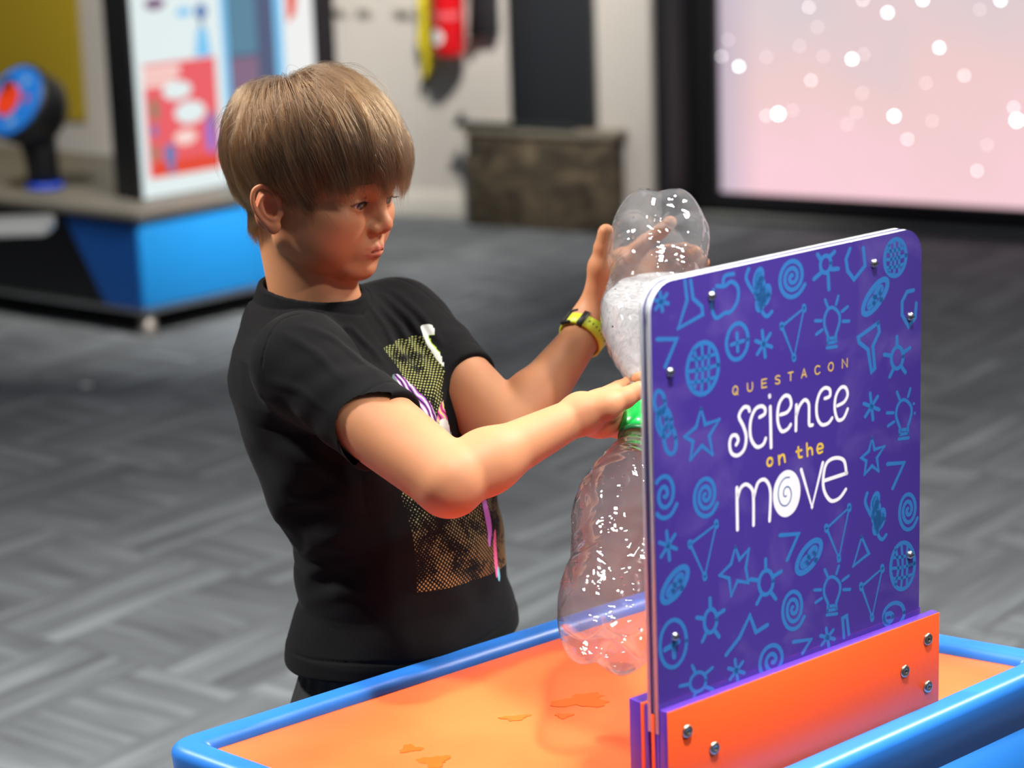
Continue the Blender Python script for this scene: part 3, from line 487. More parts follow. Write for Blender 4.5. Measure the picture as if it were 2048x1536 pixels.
STROKES = "b,30,0,0,-1795,5971,-1782,5888|b,30,0,0,-1754,5957,-1822,5903|b,30,0,0,-1828,5944,-1748,5915|b,30,0,0,-1646,5999,-1634,5912,-1690,5796,-1542,5832,-1546,5868,-1599,5913,-1612,5994|b,30,1,0,-1475,5929,-1488,5866,-1463,5804,-1407,5816,-1367,5817,-1326,5861,-1325,5919,-1365,5949,-1405,5936,-1455,5944|b,30,1,0,-1415,5952,-1402,5981,-1349,5981|b,30,1,0,-1255,5988,-1271,5948,-1233,5889,-1195,5851,-1173,5784,-1142,5757,-1111,5773|b,36,1,0,-1171,5933,-1183,5910,-1198,5898,-1212,5900,-1219,5916,-1217,5940,-1205,5962,-1190,5975,-1176,5973,-1169,5957,-1171,5933|b,36,1,0,-1184,5935,-1189,5925,-1196,5919,-1202,5920,-1205,5927,-1204,5938,-1199,5948,-1192,5954,-1186,5953,-1183,5945,-1184,5935|b,36,1,0,-1164,5884,-1176,5861,-1191,5849,-1205,5851,-1212,5867,-1210,5891,-1198,5913,-1183,5926,-1169,5924,-1162,5908,-1164,5884|b,36,1,0,-1177,5886,-1182,5876,-1189,5870,-1195,5871,-1198,5878,-1197,5889,-1192,5899,-1185,5905,-1179,5904,-1176,5896,-1177,5886|b,36,1,0,-1126,5851,-1137,5828,-1153,5816,-1167,5818,-1174,5834,-1171,5858,-1160,5880,-1144,5893,-1130,5891,-1123,5875,-1126,5851|b,36,1,0,-1138,5853,-1143,5843,-1151,5837,-1157,5838,-1160,5845,-1159,5856,-1154,5866,-1147,5872,-1140,5871,-1137,5864,-1138,5853|b,36,1,0,-1157,5829,-1168,5807,-1184,5794,-1198,5796,-1205,5812,-1203,5836,-1191,5859,-1176,5872,-1162,5869,-1155,5853,-1157,5829|b,36,1,0,-1170,5831,-1175,5821,-1182,5815,-1188,5816,-1191,5824,-1190,5834,-1185,5845,-1178,5850,-1172,5849,-1169,5842,-1170,5831|b,34,1,0,-896,5862,-932,5829,-978,5818,-1021,5833,-1049,5867,-1057,5909,-1043,5948,-1013,5974,-975,5981,-941,5967,-919,5939,-914,5905,-927,5874,-952,5855,-982,5851,-1008,5864,-1023,5886,-1025,5912,-1014,5935,-995,5947,-973,5948,-956,5938,-946,5922,-947,5904,-955,5890,-968,5883,-982,5884,-991,5891,-995,5901,-993,5911,-988,5916,-981,5918,-977,5915|b,32,1,0,-724,5933,-727,5916,-737,5903,-751,5895,-766,5895,-780,5903,-790,5917,-793,5933,-790,5950,-780,5964,-766,5971,-751,5971,-737,5964,-727,5950,-724,5933|b,34,0,0,-812,5986,-791,5961|b,34,0,0,-731,5963,-699,5981|b,34,0,0,-721,5904,-674,5899|b,34,0,0,-742,5882,-737,5814|b,34,0,0,-789,5899,-836,5877|b,32,0,0,-595,5980,-622,5935,-611,5880,-567,5832,-528,5860,-492,5885,-504,5970|b,34,1,0,-206,5891,-214,5853,-234,5823,-265,5806,-298,5807,-329,5824,-350,5854,-357,5891,-350,5928,-329,5958,-299,5975,-266,5975,-235,5958,-214,5928,-206,5891|b,26,1,0,-327,5965,-309,5890,-328,5820|b,26,1,0,-346,5930,-282,5925,-218,5930|b,26,1,0,-290,5974,-282,5891,-291,5810|b,26,1,0,-354,5891,-282,5886,-210,5891|b,26,1,0,-252,5964,-255,5892,-253,5818|b,26,1,0,-346,5852,-282,5847,-218,5852|b,44,1,0,-379,5707,-415,5679,-452,5661,-483,5656,-502,5665,-504,5687,-491,5717,-463,5749,-427,5777,-390,5795,-359,5800,-340,5791,-337,5769,-351,5739,-379,5707|b,40,1,0,-388,5740,-407,5727,-422,5725,-425,5736,-413,5752,-394,5765,-378,5767,-376,5756,-388,5740|b,40,1,0,-429,5699,-448,5686,-464,5685,-466,5695,-454,5712,-435,5725,-420,5726,-417,5716,-429,5699|b,32,0,0,-151,5715,-198,5715,-232,5674,-232,5611,-185,5545,-138,5580,-131,5649|b,32,0,0,-1816,5770,-1701,5751,-1772,5642|b,34,1,0,-1451,5591,-1461,5541,-1489,5502,-1528,5480,-1570,5482,-1608,5505,-1634,5546,-1642,5595,-1631,5645,-1604,5684,-1566,5705,-1523,5704,-1485,5682,-1459,5641,-1451,5591|b,26,1,0,-1598,5693,-1581,5593,-1604,5499|b,26,1,0,-1626,5646,-1546,5640,-1464,5643|b,26,1,0,-1550,5703,-1547,5593,-1557,5485|b,26,1,0,-1637,5595,-1547,5589,-1455,5591|b,26,1,0,-1503,5690,-1512,5594,-1509,5495|b,26,1,0,-1629,5544,-1548,5537,-1466,5539|b,32,1,0,-1264,5674,-1271,5639,-1291,5611,-1318,5596,-1348,5597,-1375,5613,-1393,5642,-1399,5677,-1391,5711,-1372,5739,-1345,5754,-1315,5754,-1289,5738,-1270,5709,-1264,5674|b,30,0,0,-1333,5712,-1329,5631|b,30,0,0,-1369,5667,-1291,5672|b,30,0,0,-1173,5696,-1156,5573|b,30,0,0,-1122,5674,-1206,5596|b,30,0,0,-1215,5657,-1114,5612|b,24,0,0,-902,5754,-1048,5695,-970,5537,-902,5754|b,46,0,0,-903,5761,-900,5747|b,46,0,0,-1049,5702,-1047,5688|b,46,0,0,-971,5544,-969,5530|b,26,1,0,-746,5567,-744,5596,-766,5647,-766,5689,-741,5723,-706,5723,-670,5690,-665,5654,-681,5615,-691,5593,-691,5563|b,26,0,0,-746,5564,-688,5562|b,26,0,0,-751,5544,-686,5538|b,26,0,0,-746,5585,-691,5581|b,26,0,0,-746,5735,-763,5770|b,26,0,0,-689,5736,-674,5772|b,26,0,0,-650,5696,-611,5712|b,26,0,0,-643,5649,-601,5643|b,26,0,0,-783,5633,-822,5619|b,26,0,0,-788,5676,-829,5683|b,32,0,0,-401,5600,-539,5555,-533,5531,-471,5485,-446,5374,-423,5387,-437,5497,-392,5557,-401,5600|b,32,1,0,-223,5408,-227,5386,-239,5368,-255,5358,-274,5359,-291,5370,-302,5388,-307,5411,-303,5433,-291,5451,-275,5460,-256,5460,-239,5449,-228,5431,-223,5408|b,32,0,0,-267,5469,-268,5511|b,32,0,0,-220,5428,-175,5441|b,32,0,0,-235,5361,-206,5327|b,32,0,0,-292,5361,-318,5327|b,32,0,0,-311,5428,-357,5441|b,30,0,0,-455,5273,-435,5142|b,30,0,0,-402,5248,-489,5167|b,30,0,0,-499,5232,-392,5182|b,26,1,0,-245,5033,-243,5063,-268,5117,-268,5159,-241,5193,-204,5192,-166,5157,-160,5120,-176,5080,-186,5058,-186,5027|b,26,0,0,-245,5030,-183,5027|b,26,0,0,-251,5010,-180,5002|b,26,0,0,-246,5052,-186,5046|b,26,0,0,-247,5206,-266,5243|b,26,0,0,-186,5205,-170,5242|b,26,0,0,-144,5163,-102,5178|b,26,0,0,-136,5114,-90,5106|b,26,0,0,-286,5102,-328,5090|b,26,0,0,-291,5147,-336,5155|b,32,1,0,-1779,5493,-1778,5467,-1786,5447,-1800,5439,-1817,5444,-1831,5462,-1840,5488,-1840,5514,-1832,5533,-1818,5542,-1802,5536,-1787,5518,-1779,5493|b,32,1,0,-1742,5402,-1742,5368,-1753,5343,-1773,5332,-1796,5340,-1815,5363,-1827,5395,-1827,5429,-1816,5454,-1796,5465,-1773,5457,-1754,5435,-1742,5402|b,32,1,0,-1718,5315,-1717,5282,-1725,5257,-1741,5247,-1760,5254,-1777,5277,-1787,5310,-1789,5342,-1780,5367,-1764,5377,-1745,5370,-1728,5347,-1718,5315|b,40,1,0,-1771,5409,-1770,5383,-1778,5367,-1791,5366,-1805,5381,-1813,5406,-1814,5431,-1806,5448,-1793,5449,-1779,5434,-1771,5409|b,30,0,0,-1561,5413,-1537,5338,-1451,5343,-1513,5282,-1495,5193,-1559,5247,-1630,5199,-1613,5276,-1662,5308,-1592,5338,-1561,5413|b,28,0,0,-441,5053,-424,4994,-355,4995,-407,4950,-395,4884,-441,4918,-492,4889,-481,4950,-515,4973,-464,4994,-441,5053|b,32,1,0,-1718,5015,-1751,4977,-1793,4968,-1831,4988,-1855,5030,-1860,5079,-1846,5124,-1819,5151,-1786,5155,-1758,5138,-1741,5105,-1739,5067,-1751,5035,-1773,5017,-1796,5017,-1815,5032,-1825,5056,-1824,5081,-1815,5100,-1801,5109,-1787,5107,-1777,5096,-1773,5082,-1775,5070,-1781,5063,-1788,5062,-1792,5065|b,32,1,0,-1469,4962,-1500,4928,-1541,4919,-1578,4937,-1603,4973,-1610,5018,-1598,5059,-1571,5085,-1538,5091,-1508,5076,-1489,5046,-1485,5010,-1495,4978,-1517,4959,-1543,4956,-1565,4968,-1579,4992,-1581,5018,-1572,5041,-1556,5054,-1538,5055,-1523,5045,-1514,5029,-1514,5011,-1521,4997,-1531,4991,-1542,4991,-1550,4998,-1553,5008,-1552,5016,-1548,5021,-1543,5022|b,30,0,0,-1783,4905,-1768,4770|b,30,0,0,-1732,4879,-1819,4797|b,30,0,0,-1827,4864,-1724,4811|b,24,0,0,-1477,4868,-1641,4813,-1554,4643,-1477,4868|b,46,0,0,-1478,4877,-1476,4859|b,46,0,0,-1642,4822,-1640,4804|b,46,0,0,-1555,4652,-1553,4634|b,28,0,0,-1359,4732,-1333,4668,-1273,4702,-1294,4619,-1279,4546,-1348,4571,-1389,4512,-1401,4596,-1460,4625,-1387,4661,-1359,4732|b,32,1,0,-1117,4514,-1122,4489,-1135,4470,-1154,4461,-1175,4463,-1193,4475,-1205,4497,-1210,4522,-1205,4546,-1192,4565,-1173,4575,-1153,4573,-1134,4560,-1122,4539,-1117,4514|b,32,0,0,-1164,4584,-1165,4630|b,32,0,0,-1113,4536,-1063,4547|b,32,0,0,-1132,4463,-1100,4423|b,32,0,0,-1194,4466,-1225,4431|b,32,0,0,-1214,4541,-1264,4558|b,32,0,0,-1070,4722,-946,4700,-1023,4593|b,44,1,0,-830,4545,-864,4521,-900,4508,-932,4507,-953,4520,-959,4543,-949,4572,-925,4602,-891,4626,-855,4640,-823,4640,-801,4628,-795,4604,-805,4575,-830,4545|b,40,1,0,-840,4580,-858,4570,-874,4570,-878,4582,-868,4597,-850,4608,-834,4607,-829,4596,-840,4580|b,40,1,0,-887,4546,-905,4536,-921,4536,-925,4548,-915,4563,-897,4574,-881,4573,-877,4562,-887,4546|b,32,1,0,-911,4289,-943,4255,-983,4247,-1022,4266,-1047,4306,-1055,4354,-1043,4397,-1016,4424,-983,4429,-952,4413,-932,4380,-928,4342,-938,4308,-960,4288,-986,4285,-1009,4300,-1023,4325,-1025,4353,-1017,4377,-1000,4391,-982,4391,-967,4380,-958,4362,-957,4344,-964,4329,-974,4322,-985,4324,-993,4331,-997,4341,-995,4350,-991,4355,-987,4356|b,24,0,0,-600,4749,-757,4683,-672,4518,-600,4749|b,46,0,0,-601,4758,-599,4739|b,46,0,0,-759,4693,-756,4674|b,46,0,0,-674,4527,-671,4508|b,28,0,0,-513,4584,-462,4490,-571,4455,-513,4584|b,30,1,0,-474,4792,-488,4749,-453,4684,-418,4642,-396,4568,-367,4538,-339,4555|b,36,1,0,-397,4730,-408,4706,-423,4693,-436,4695,-442,4713,-439,4738,-427,4762,-413,4775,-400,4772,-394,4755,-397,4730|b,36,1,0,-409,4732,-414,4721,-420,4715,-426,4717,-429,4724,-427,4736,-422,4747,-416,4752,-410,4751,-407,4743,-409,4732|b,36,1,0,-390,4676,-401,4652,-416,4639,-429,4642,-435,4660,-431,4685,-420,4709,-405,4722,-393,4719,-387,4702,-390,4676|b,36,1,0,-401,4679,-406,4668,-413,4662,-419,4663,-421,4671,-420,4683,-415,4693,-408,4699,-403,4698,-400,4690,-401,4679|b,36,1,0,-354,4639,-365,4616,-380,4603,-393,4605,-399,4623,-396,4648,-385,4672,-370,4685,-357,4682,-351,4665,-354,4639|b,36,1,0,-366,4642,-371,4631,-377,4625,-383,4627,-386,4634,-384,4646,-379,4657,-373,4662,-367,4661,-364,4653,-366,4642|b,36,1,0,-382,4617,-394,4593,-409,4580,-421,4583,-427,4601,-424,4626,-413,4650,-398,4663,-385,4660,-379,4643,-382,4617|b,36,1,0,-394,4619,-399,4609,-406,4603,-412,4604,-414,4612,-413,4624,-408,4634,-401,4640,-395,4639,-393,4631,-394,4619|b,32,1,0,-112,4587,-140,4553,-177,4544,-212,4562,-236,4600,-243,4646,-233,4689,-210,4716,-180,4721,-152,4706,-133,4675,-128,4638,-137,4605,-156,4585,-180,4581,-201,4595,-214,4619,-217,4647,-209,4670,-195,4684,-178,4684,-164,4674,-156,4657,-155,4639,-161,4625,-170,4618,-180,4619,-188,4626,-191,4635,-190,4644,-186,4649,-182,4650|b,32,0,0,-331,4904,-211,4885,-293,4776|b,34,1,0,-130,4362,-138,4311,-162,4272,-197,4253,-236,4256,-272,4283,-296,4326,-305,4377,-297,4427,-273,4466,-238,4486,-199,4482,-164,4457,-139,4414,-130,4362|b,26,1,0,-271,4475,-249,4371,-273,4277|b,26,1,0,-292,4429,-218,4416,-144,4416|b,26,1,0,-228,4483,-218,4370,-229,4261|b,26,1,0,-301,4377,-218,4363,-134,4362|b,26,1,0,-184,4467,-186,4368,-186,4268|b,26,1,0,-292,4323,-217,4310,-143,4310|b,26,1,0,-751,4280,-748,4309,-773,4363,-772,4404,-745,4436,-707,4432,-669,4396,-664,4359,-680,4322,-691,4301,-691,4271|b,26,0,0,-751,4277,-689,4270|b,26,0,0,-757,4258,-686,4246|b,26,0,0,-751,4298,-691,4289|b,26,0,0,-751,4448,-770,4485|b,26,0,0,-690,4445,-673,4479|b,26,0,0,-647,4401,-605,4414|b,26,0,0,-640,4354,-594,4344|b,26,0,0,-791,4349,-833,4338|b,26,0,0,-796,4392,-841,4402|b,24,0,0,-365,4393,-515,4338,-438,4165,-365,4393|b,46,0,0,-367,4402,-363,4383|b,46,0,0,-517,4348,-514,4328|b,46,0,0,-440,4174,-437,4155|b,32,1,0,-1483,4422,-1487,4399,-1499,4381,-1515,4371,-1532,4373,-1547,4385,-1558,4405,-1561,4429,-1557,4452,-1546,4470,-1530,4479,-1512,4478,-1497,4466,-1486,4446,-1483,4422|b,32,0,0,-1522,4488,-1523,4532|b,32,0,0,-1479,4443,-1436,4454|b,32,0,0,-1496,4373,-1469,4336|b,32,0,0,-1549,4376,-1575,4342|b,32,0,0,-1565,4447,-1608,4463|b,44,1,0,-1696,4623,-1729,4598,-1764,4584,-1794,4582,-1813,4594,-1817,4617,-1806,4646,-1781,4676,-1748,4701,-1713,4716,-1683,4717,-1664,4705,-1660,4682,-1671,4653,-1696,4623|b,40,1,0,-1704,4657,-1722,4646,-1737,4646,-1740,4658,-1730,4673,-1712,4684,-1697,4684,-1694,4673,-1704,4657|b,40,1,0,-1748,4622,-1765,4611,-1780,4611,-1783,4622,-1773,4638,-1755,4649,-1741,4649,-1737,4637,-1748,4622|b,32,1,0,-1674,4371,-1683,4324,-1707,4288,-1740,4270,-1776,4274,-1808,4298,-1830,4339,-1836,4387,-1827,4434,-1804,4469,-1771,4488,-1735,4484,-1703,4460,-1681,4420,-1674,4371|b,40,0,0,-1755,4413,-1751,4315|b,40,0,0,-1807,4364,-1724,4380|b,28,1,0,-1557,4152,-1562,4133,-1576,4119,-1596,4113,-1618,4115,-1638,4126,-1651,4143,-1655,4163,-1650,4182,-1636,4196,-1616,4203,-1594,4201,-1574,4190,-1561,4173,-1557,4152|b,28,0,0,-1623,4209,-1641,4245|b,28,0,0,-1560,4184,-1514,4201|b,28,0,0,-1560,4123,-1514,4097|b,28,0,0,-1624,4110,-1641,4077|b,28,0,0,-1663,4163,-1719,4169|b,34,0,0,-1427,4238,-1339,4299,-1271,4386,-1232,4296,-1157,4312|b,30,0,0,-1370,4200,-1353,4091|b,30,0,0,-1320,4176,-1403,4115|b,30,0,0,-1412,4170,-1312,4121|b,34,1,0,-1035,4073,-1075,4042,-1125,4038,-1171,4059,-1201,4097,-1208,4142,-1192,4180,-1160,4202,-1121,4204,-1086,4186,-1065,4155,-1062,4121,-1076,4094,-1101,4080,-1130,4081,-1153,4096,-1165,4118,-1165,4141,-1154,4157,-1137,4164,-1120,4160,-1108,4150,-1103,4138,-1106,4127,-1113,4121,-1121,4120,-1126,4124|b,32,0,0,-985,4184,-866,4165,-923,4113|b,30,0,0,-761,4193,-743,4098|b,30,0,0,-712,4172,-792,4119|b,30,0,0,-800,4166,-703,4124|b,30,0,0,-637,4115,-647,4214,-618,4219,-603,4122|b,34,1,0,-205,4130,-213,4105,-234,4087,-264,4079,-298,4082,-328,4097,-349,4119,-356,4146,-349,4171,-328,4189,-298,4197,-265,4194,-234,4180,-213,4157,-205,4130|b,40,1,0,-289,4129,-292,4120,-300,4113,-312,4111,-325,4112,-337,4117,-346,4126,-349,4135,-346,4144,-338,4150,-326,4153,-312,4152,-300,4147,-292,4138,-289,4129|y,12,1,0,-1332,5456,-1334,5447,-1340,5441,-1348,5438,-1355,5441,-1361,5448,-1363,5457,-1361,5466,-1355,5473,-1347,5475,-1340,5473,-1334,5466,-1332,5456|y,12,0,0,-1344,5449,-1332,5435|y,12,1,0,-1270,5473,-1270,5449,-1264,5438,-1255,5436,-1246,5437,-1239,5448,-1239,5472|y,12,0,0,-1148,5472,-1179,5473,-1179,5436,-1148,5435|y,12,0,0,-1179,5455,-1152,5454|y,12,1,0,-1063,5468,-1074,5473,-1088,5470,-1090,5461,-1077,5455,-1065,5448,-1066,5438,-1079,5436,-1092,5441|y,12,0,0,-1008,5473,-976,5472|y,12,0,0,-992,5473,-993,5435|y,12,0,0,-921,5434,-904,5472,-889,5433|y,12,0,0,-914,5446,-895,5446|y,12,1,0,-799,5464,-810,5470,-825,5467,-831,5452,-825,5436,-810,5432,-799,5438|y,12,1,0,-709,5450,-711,5440,-717,5433,-725,5431,-733,5434,-739,5441,-742,5451,-739,5460,-733,5467,-725,5469,-717,5467,-711,5459,-709,5450|y,12,0,0,-647,5431,-647,5470,-614,5430,-613,5469|w,34,1,0,-1260,5345,-1267,5363,-1297,5368,-1326,5334,-1299,5283,-1282,5231,-1295,5177,-1337,5156,-1376,5175,-1387,5219,-1374,5251,-1346,5250,-1332,5226,-1346,5207|w,34,1,0,-1195,5304,-1163,5313,-1160,5336,-1184,5353,-1225,5344,-1254,5293,-1253,5221,-1217,5171,-1175,5173,-1157,5198|w,36,0,0,-1126,5339,-1123,5149|w,38,0,0,-1130,5391,-1129,5386|w,34,1,0,-1061,5289,-1015,5293,-990,5321,-1001,5361,-1036,5370,-1071,5336,-1079,5266,-1055,5212,-1016,5212,-994,5230|w,34,0,0,-956,5314,-960,5195|w,34,1,0,-959,5257,-937,5303,-902,5327,-875,5306,-872,5256,-871,5205,-849,5199|w,34,1,0,-766,5308,-733,5313,-733,5344,-766,5358,-799,5341,-821,5292,-818,5230,-789,5189,-745,5186,-717,5206|w,34,1,0,-681,5257,-634,5267,-611,5298,-626,5333,-659,5338,-691,5305,-699,5245,-678,5190,-639,5190,-611,5228|y,23,1,0,-1115,5082,-1117,5074,-1122,5068,-1129,5065,-1136,5065,-1143,5069,-1147,5076,-1149,5084,-1147,5091,-1143,5098,-1136,5101,-1128,5100,-1121,5097,-1117,5090,-1115,5082|y,23,0,0,-1074,5099,-1070,5058|y,23,1,0,-1069,5085,-1057,5098,-1040,5094,-1033,5062|y,23,1,0,-945,5113,-941,5068,-921,5062|y,23,0,0,-958,5095,-923,5095|y,23,0,0,-888,5119,-884,5059|y,23,1,0,-884,5085,-869,5095,-854,5084,-851,5060|y,23,1,0,-814,5077,-781,5078,-788,5095,-808,5098,-819,5079,-808,5057,-784,5059|w,36,0,0,-1345,5008,-1344,4812|w,34,1,0,-1342,4959,-1322,5000,-1286,5011,-1249,4981,-1240,4934,-1241,4810|w,34,1,0,-1240,4934,-1211,5000,-1168,5008,-1137,4972,-1129,4919,-1137,4806|w,36,0,0,-926,5003,-855,4809,-781,5005|w,36,0,0,-773,4917,-617,4920|w,36,1,0,-620,4919,-636,4984,-693,5010,-753,4999,-777,4941,-773,4871,-728,4811,-669,4810,-624,4843|w,5,1,1,-932,4905,-942,4857,-967,4820,-1004,4801,-1044,4803,-1080,4827,-1105,4867,-1113,4916,-1104,4963,-1078,5000,-1042,5019,-1002,5017,-966,4994,-941,4954,-932,4905|d,13,1,0,-1004,4983,-1032,4986,-1056,4974,-1073,4950,-1079,4920,-1074,4891,-1061,4868,-1042,4856,-1022,4855,-1005,4866,-995,4884,-993,4905,-998,4923,-1008,4937,-1020,4942,-1032,4940,-1040,4932,-1044,4921,-1044,4910,-1040,4902,-1034,4898,-1029,4898,-1026,4901"
cols = {'b': mat('light_blue_ink', srgb(42, 110, 180), 0.5, coat=1.0), 'w': mat('white_ink', srgb(236, 232, 240), 0.5, coat=1.0), 'y': mat('gold_ink', srgb(222, 184, 66), 0.5, coat=1.0), 'd': mat('dark_blue_ink', srgb(30, 86, 150), 0.5, coat=1.0)}
def catmull(P, k=5):
    if len(P) < 3: return P
    closed = (P[0]-P[-1]).length < 1e-6; out = []
    n = len(P)
    for i in range(n-1):
        p0 = P[i-1] if i > 0 else (P[-2] if closed else P[0]); p3 = P[i+2] if i+2 < n else (P[1] if closed else P[-1])
        for j in range(k):
            t = j/k; out.append(0.5*((2*P[i+1-1]) + (P[i+1]-p0)*t + (2*p0-5*P[i]+4*P[i+1]-p3)*t*t + (-p0+3*P[i]-3*P[i+1]+p3)*t**3))
    out.append(P[-1]); return out
BMS = {k: bmesh.new() for k in ('b', 'd', 'w0', 'w1', 'y0', 'y1')}
lev = {'b': -0.01042, 'y': -0.01040, 'w': -0.01040, 'd': -0.01036}
for s in STROKES.split('|'):
    q = s.split(','); c, w, sm, fill = q[0], int(q[1])/10000*(1.25 if q[0] == 'b' else 1.0), int(q[2]), int(q[3]); v = [int(x)/5000 for x in q[4:]]
    P = [Vector((v[i], v[i+1])) for i in range(0, len(v), 2)]
    if sm: P = catmull(P)
    N = lev[c]; r = w/2; zz = sum(p.y for p in P)/len(P)
    bm = BMS[c if c in 'bd' else c + ('0' if zz > (1.012 if c == 'w' else 1.04) else '1')]
    ok = lambda p: -0.3690 < p.x < -0.0205 and 0.815 < p.y < 1.2005
    if fill:
        bm.faces.new([bm.verts.new(SFm.p(p.x, N, p.y)) for p in P[:-1]]); continue
    P = [P[0]] + [p for a, p in zip(P, P[1:]) if (p-a).length > 1e-5]
    if len(P) < 2: continue
    prev = None
    for i, p in enumerate(P):
        a, b = P[max(i-1, 0)], P[min(i+1, len(P)-1)]
        if i == 0 and (P[0]-P[-1]).length < 1e-5: a = P[-2]
        if i == len(P)-1 and (P[0]-P[-1]).length < 1e-5: b = P[1]
        d0, d1 = (p-a), (b-p); d0 = d0.normalized() if d0.length > 1e-9 else d1.normalized(); d1 = d1.normalized() if d1.length > 1e-9 else d0
        t = (d0+d1); t = t.normalized() if t.length > 1e-3 else d1; nn = Vector((-t.y, t.x)); k_ = min(1.6, 1/max(0.3, nn.dot(Vector((-d1.y, d1.x)))))
        cur = None
        if ok(p): cur = (bm.verts.new(SFm.p(p.x+nn.x*r*k_, N, p.y+nn.y*r*k_)), bm.verts.new(SFm.p(p.x-nn.x*r*k_, N, p.y-nn.y*r*k_)))
        if prev and cur: bm.faces.new((prev[0], prev[1], cur[1], cur[0]))
        if cur and (i in (0, len(P)-1) or d0.dot(d1) < 0.5):
            bm.faces.new([bm.verts.new(SFm.p(p.x+r*math.cos(j*math.pi/5), N+0.00001, p.y+r*math.sin(j*math.pi/5))) for j in range(10)])
        prev = cur
for c, nm in (('b', 'science_doodles'), ('w0', 'science_lettering'), ('w1', 'move_lettering'), ('y0', 'questacon_lettering'), ('y1', 'on_the_lettering'), ('d', 'blue_spiral')):
    bmesh.ops.recalc_face_normals(BMS[c], faces=BMS[c].faces)
    bm_obj(nm, BMS[c], cols[c[0]], ps)
dome = [(0, 0.0034), (0.0018, 0.0032), (0.0034, 0.0022), (0.0042, 0.0), (0.0042, -0.001), (0, -0.001)]
for a, z in ((-0.2975, 1.1810), (-0.0865, 1.1775), (-0.0350, 1.1186), (-0.3488, 1.1226), (-0.3488, 0.8820), (-0.0335, 0.8829)):
    s_ = bm_obj('screw', lathe([(r, h) for r, h in dome], SFm.mtx(a, -0.0105, z), 24), M_chrome, sg, True)
    bm_obj('screw_slot', SFm.box(a-0.003, a+0.003, -0.0075, -0.00695, z-0.0005, z+0.0005), M_black, s_)
washer = [(0, 0.0012), (0.0016, 0.0012), (0.0020, 0.0026), (0.0052, 0.0022), (0.0062, 0.0008), (0.0062, -0.0004), (0, -0.0004)]
for a, z in ((-0.3461, 0.7948), (-0.3127, 0.7688), (-0.0184, 0.7955), (-0.0522, 0.7716), (-0.0178, 0.7461)):
    b_ = bm_obj('bolt', lathe(washer, SFm.mtx(a, 0.0, z), 28), mat('bolt_steel', srgb(196, 180, 164), 0.3, 1.0), sg, True)
    bm_obj('bolt_socket', lathe([(0, 0.0015), (0.0016, 0.0015), (0.0016, 0.0), (0, 0.0)], SFm.mtx(a, 0.0, z), 6), M_black, b_)

# ================================================================== vortex bottles held by the boy
def pet_material():
    m = NT('clear_bottle_plastic'); t = m.t; t.nodes.remove(m.b)
    geo = m.n('ShaderNodeNewGeometry'); dt = m.n('ShaderNodeVectorMath', operation='DOT_PRODUCT')
    tc = m.n('ShaderNodeTexCoord'); nz = m.n('ShaderNodeTexNoise', i_Scale=26.0, i_Detail=2.5, i_Distortion=0.8); m.l(tc.outputs['Object'], nz.inputs['Vector'])
    bp = m.n('ShaderNodeBump', i_Strength=0.5, i_Distance=0.006); m.l(nz.outputs[0], bp.inputs['Height'])
    m.l(geo.outputs['Incoming'], dt.inputs[0]); m.l(bp.outputs[0], dt.inputs[1])
    c = m.math('SUBTRACT', 1.0, m.math('MINIMUM', m.math('ABSOLUTE', dt.outputs['Value']), 1.0))
    fr = m.math('ADD', m.math('MULTIPLY', m.math('POWER', c, 3.2), 0.90), 0.15)
    tr = m.n('ShaderNodeBsdfTransparent'); tr.inputs[0].default_value = (0.965, 0.97, 0.975, 1)
    gl = m.n('ShaderNodeBsdfGlossy'); gl.inputs['Roughness'].default_value = 0.035; m.l(bp.outputs[0], gl.inputs['Normal'])
    df = m.n('ShaderNodeBsdfTranslucent'); df.inputs[0].default_value = (0.85, 0.88, 0.92, 1); m.l(bp.outputs[0], df.inputs['Normal'])
    m1 = m.n('ShaderNodeMixShader'); m1.inputs[0].default_value = 0.17; m.l(tr.outputs[0], m1.inputs[1]); m.l(df.outputs[0], m1.inputs[2])
    m2 = m.n('ShaderNodeMixShader'); m.l(fr, m2.inputs[0]); m.l(m1.outputs[0], m2.inputs[1]); m.l(gl.outputs[0], m2.inputs[2])
    m.l(m2.outputs[0], m.out.inputs[0]); return m.m
M_pet = pet_material()
BAX = Vector((0.1458, 0.8490, 0.5079)).normalized(); BMID = Vector((0.1287, 2.3911, 0.98985))
def bottle_frame(sign):
    z = BAX*sign; x = Vector((0, 0, 1)).cross(z).normalized(); y = z.cross(x)
    M = Matrix((x, y, z)).transposed().to_4x4(); M.translation = BMID; return M
PROF = [(0.0125, 0.006), (0.0130, 0.012), (0.0160, 0.022), (0.0162, 0.0255), (0.0132, 0.028), (0.0136, 0.036), (0.0175, 0.046), (0.0255, 0.062), (0.0350, 0.080), (0.0440, 0.100), (0.0505, 0.120), (0.0535, 0.140), (0.0540, 0.152),
        (0.0522, 0.165), (0.0508, 0.180), (0.0498, 0.195), (0.0490, 0.208), (0.0500, 0.218), (0.0535, 0.230), (0.0555, 0.245), (0.0560, 0.260), (0.0548, 0.275)]
def prof_r(z):
    for (r0, z0), (r1, z1) in zip(PROF, PROF[1:]):
        if z <= z1: t = (z-z0)/(z1-z0); t = t*t*(3-2*t)*0.35 + t*0.65; return r0+(r1-r0)*t
    return PROF[-1][0]
def sm_(a, b, x): t = max(0, min(1, (x-a)/(b-a))); return t*t*(3-2*t)
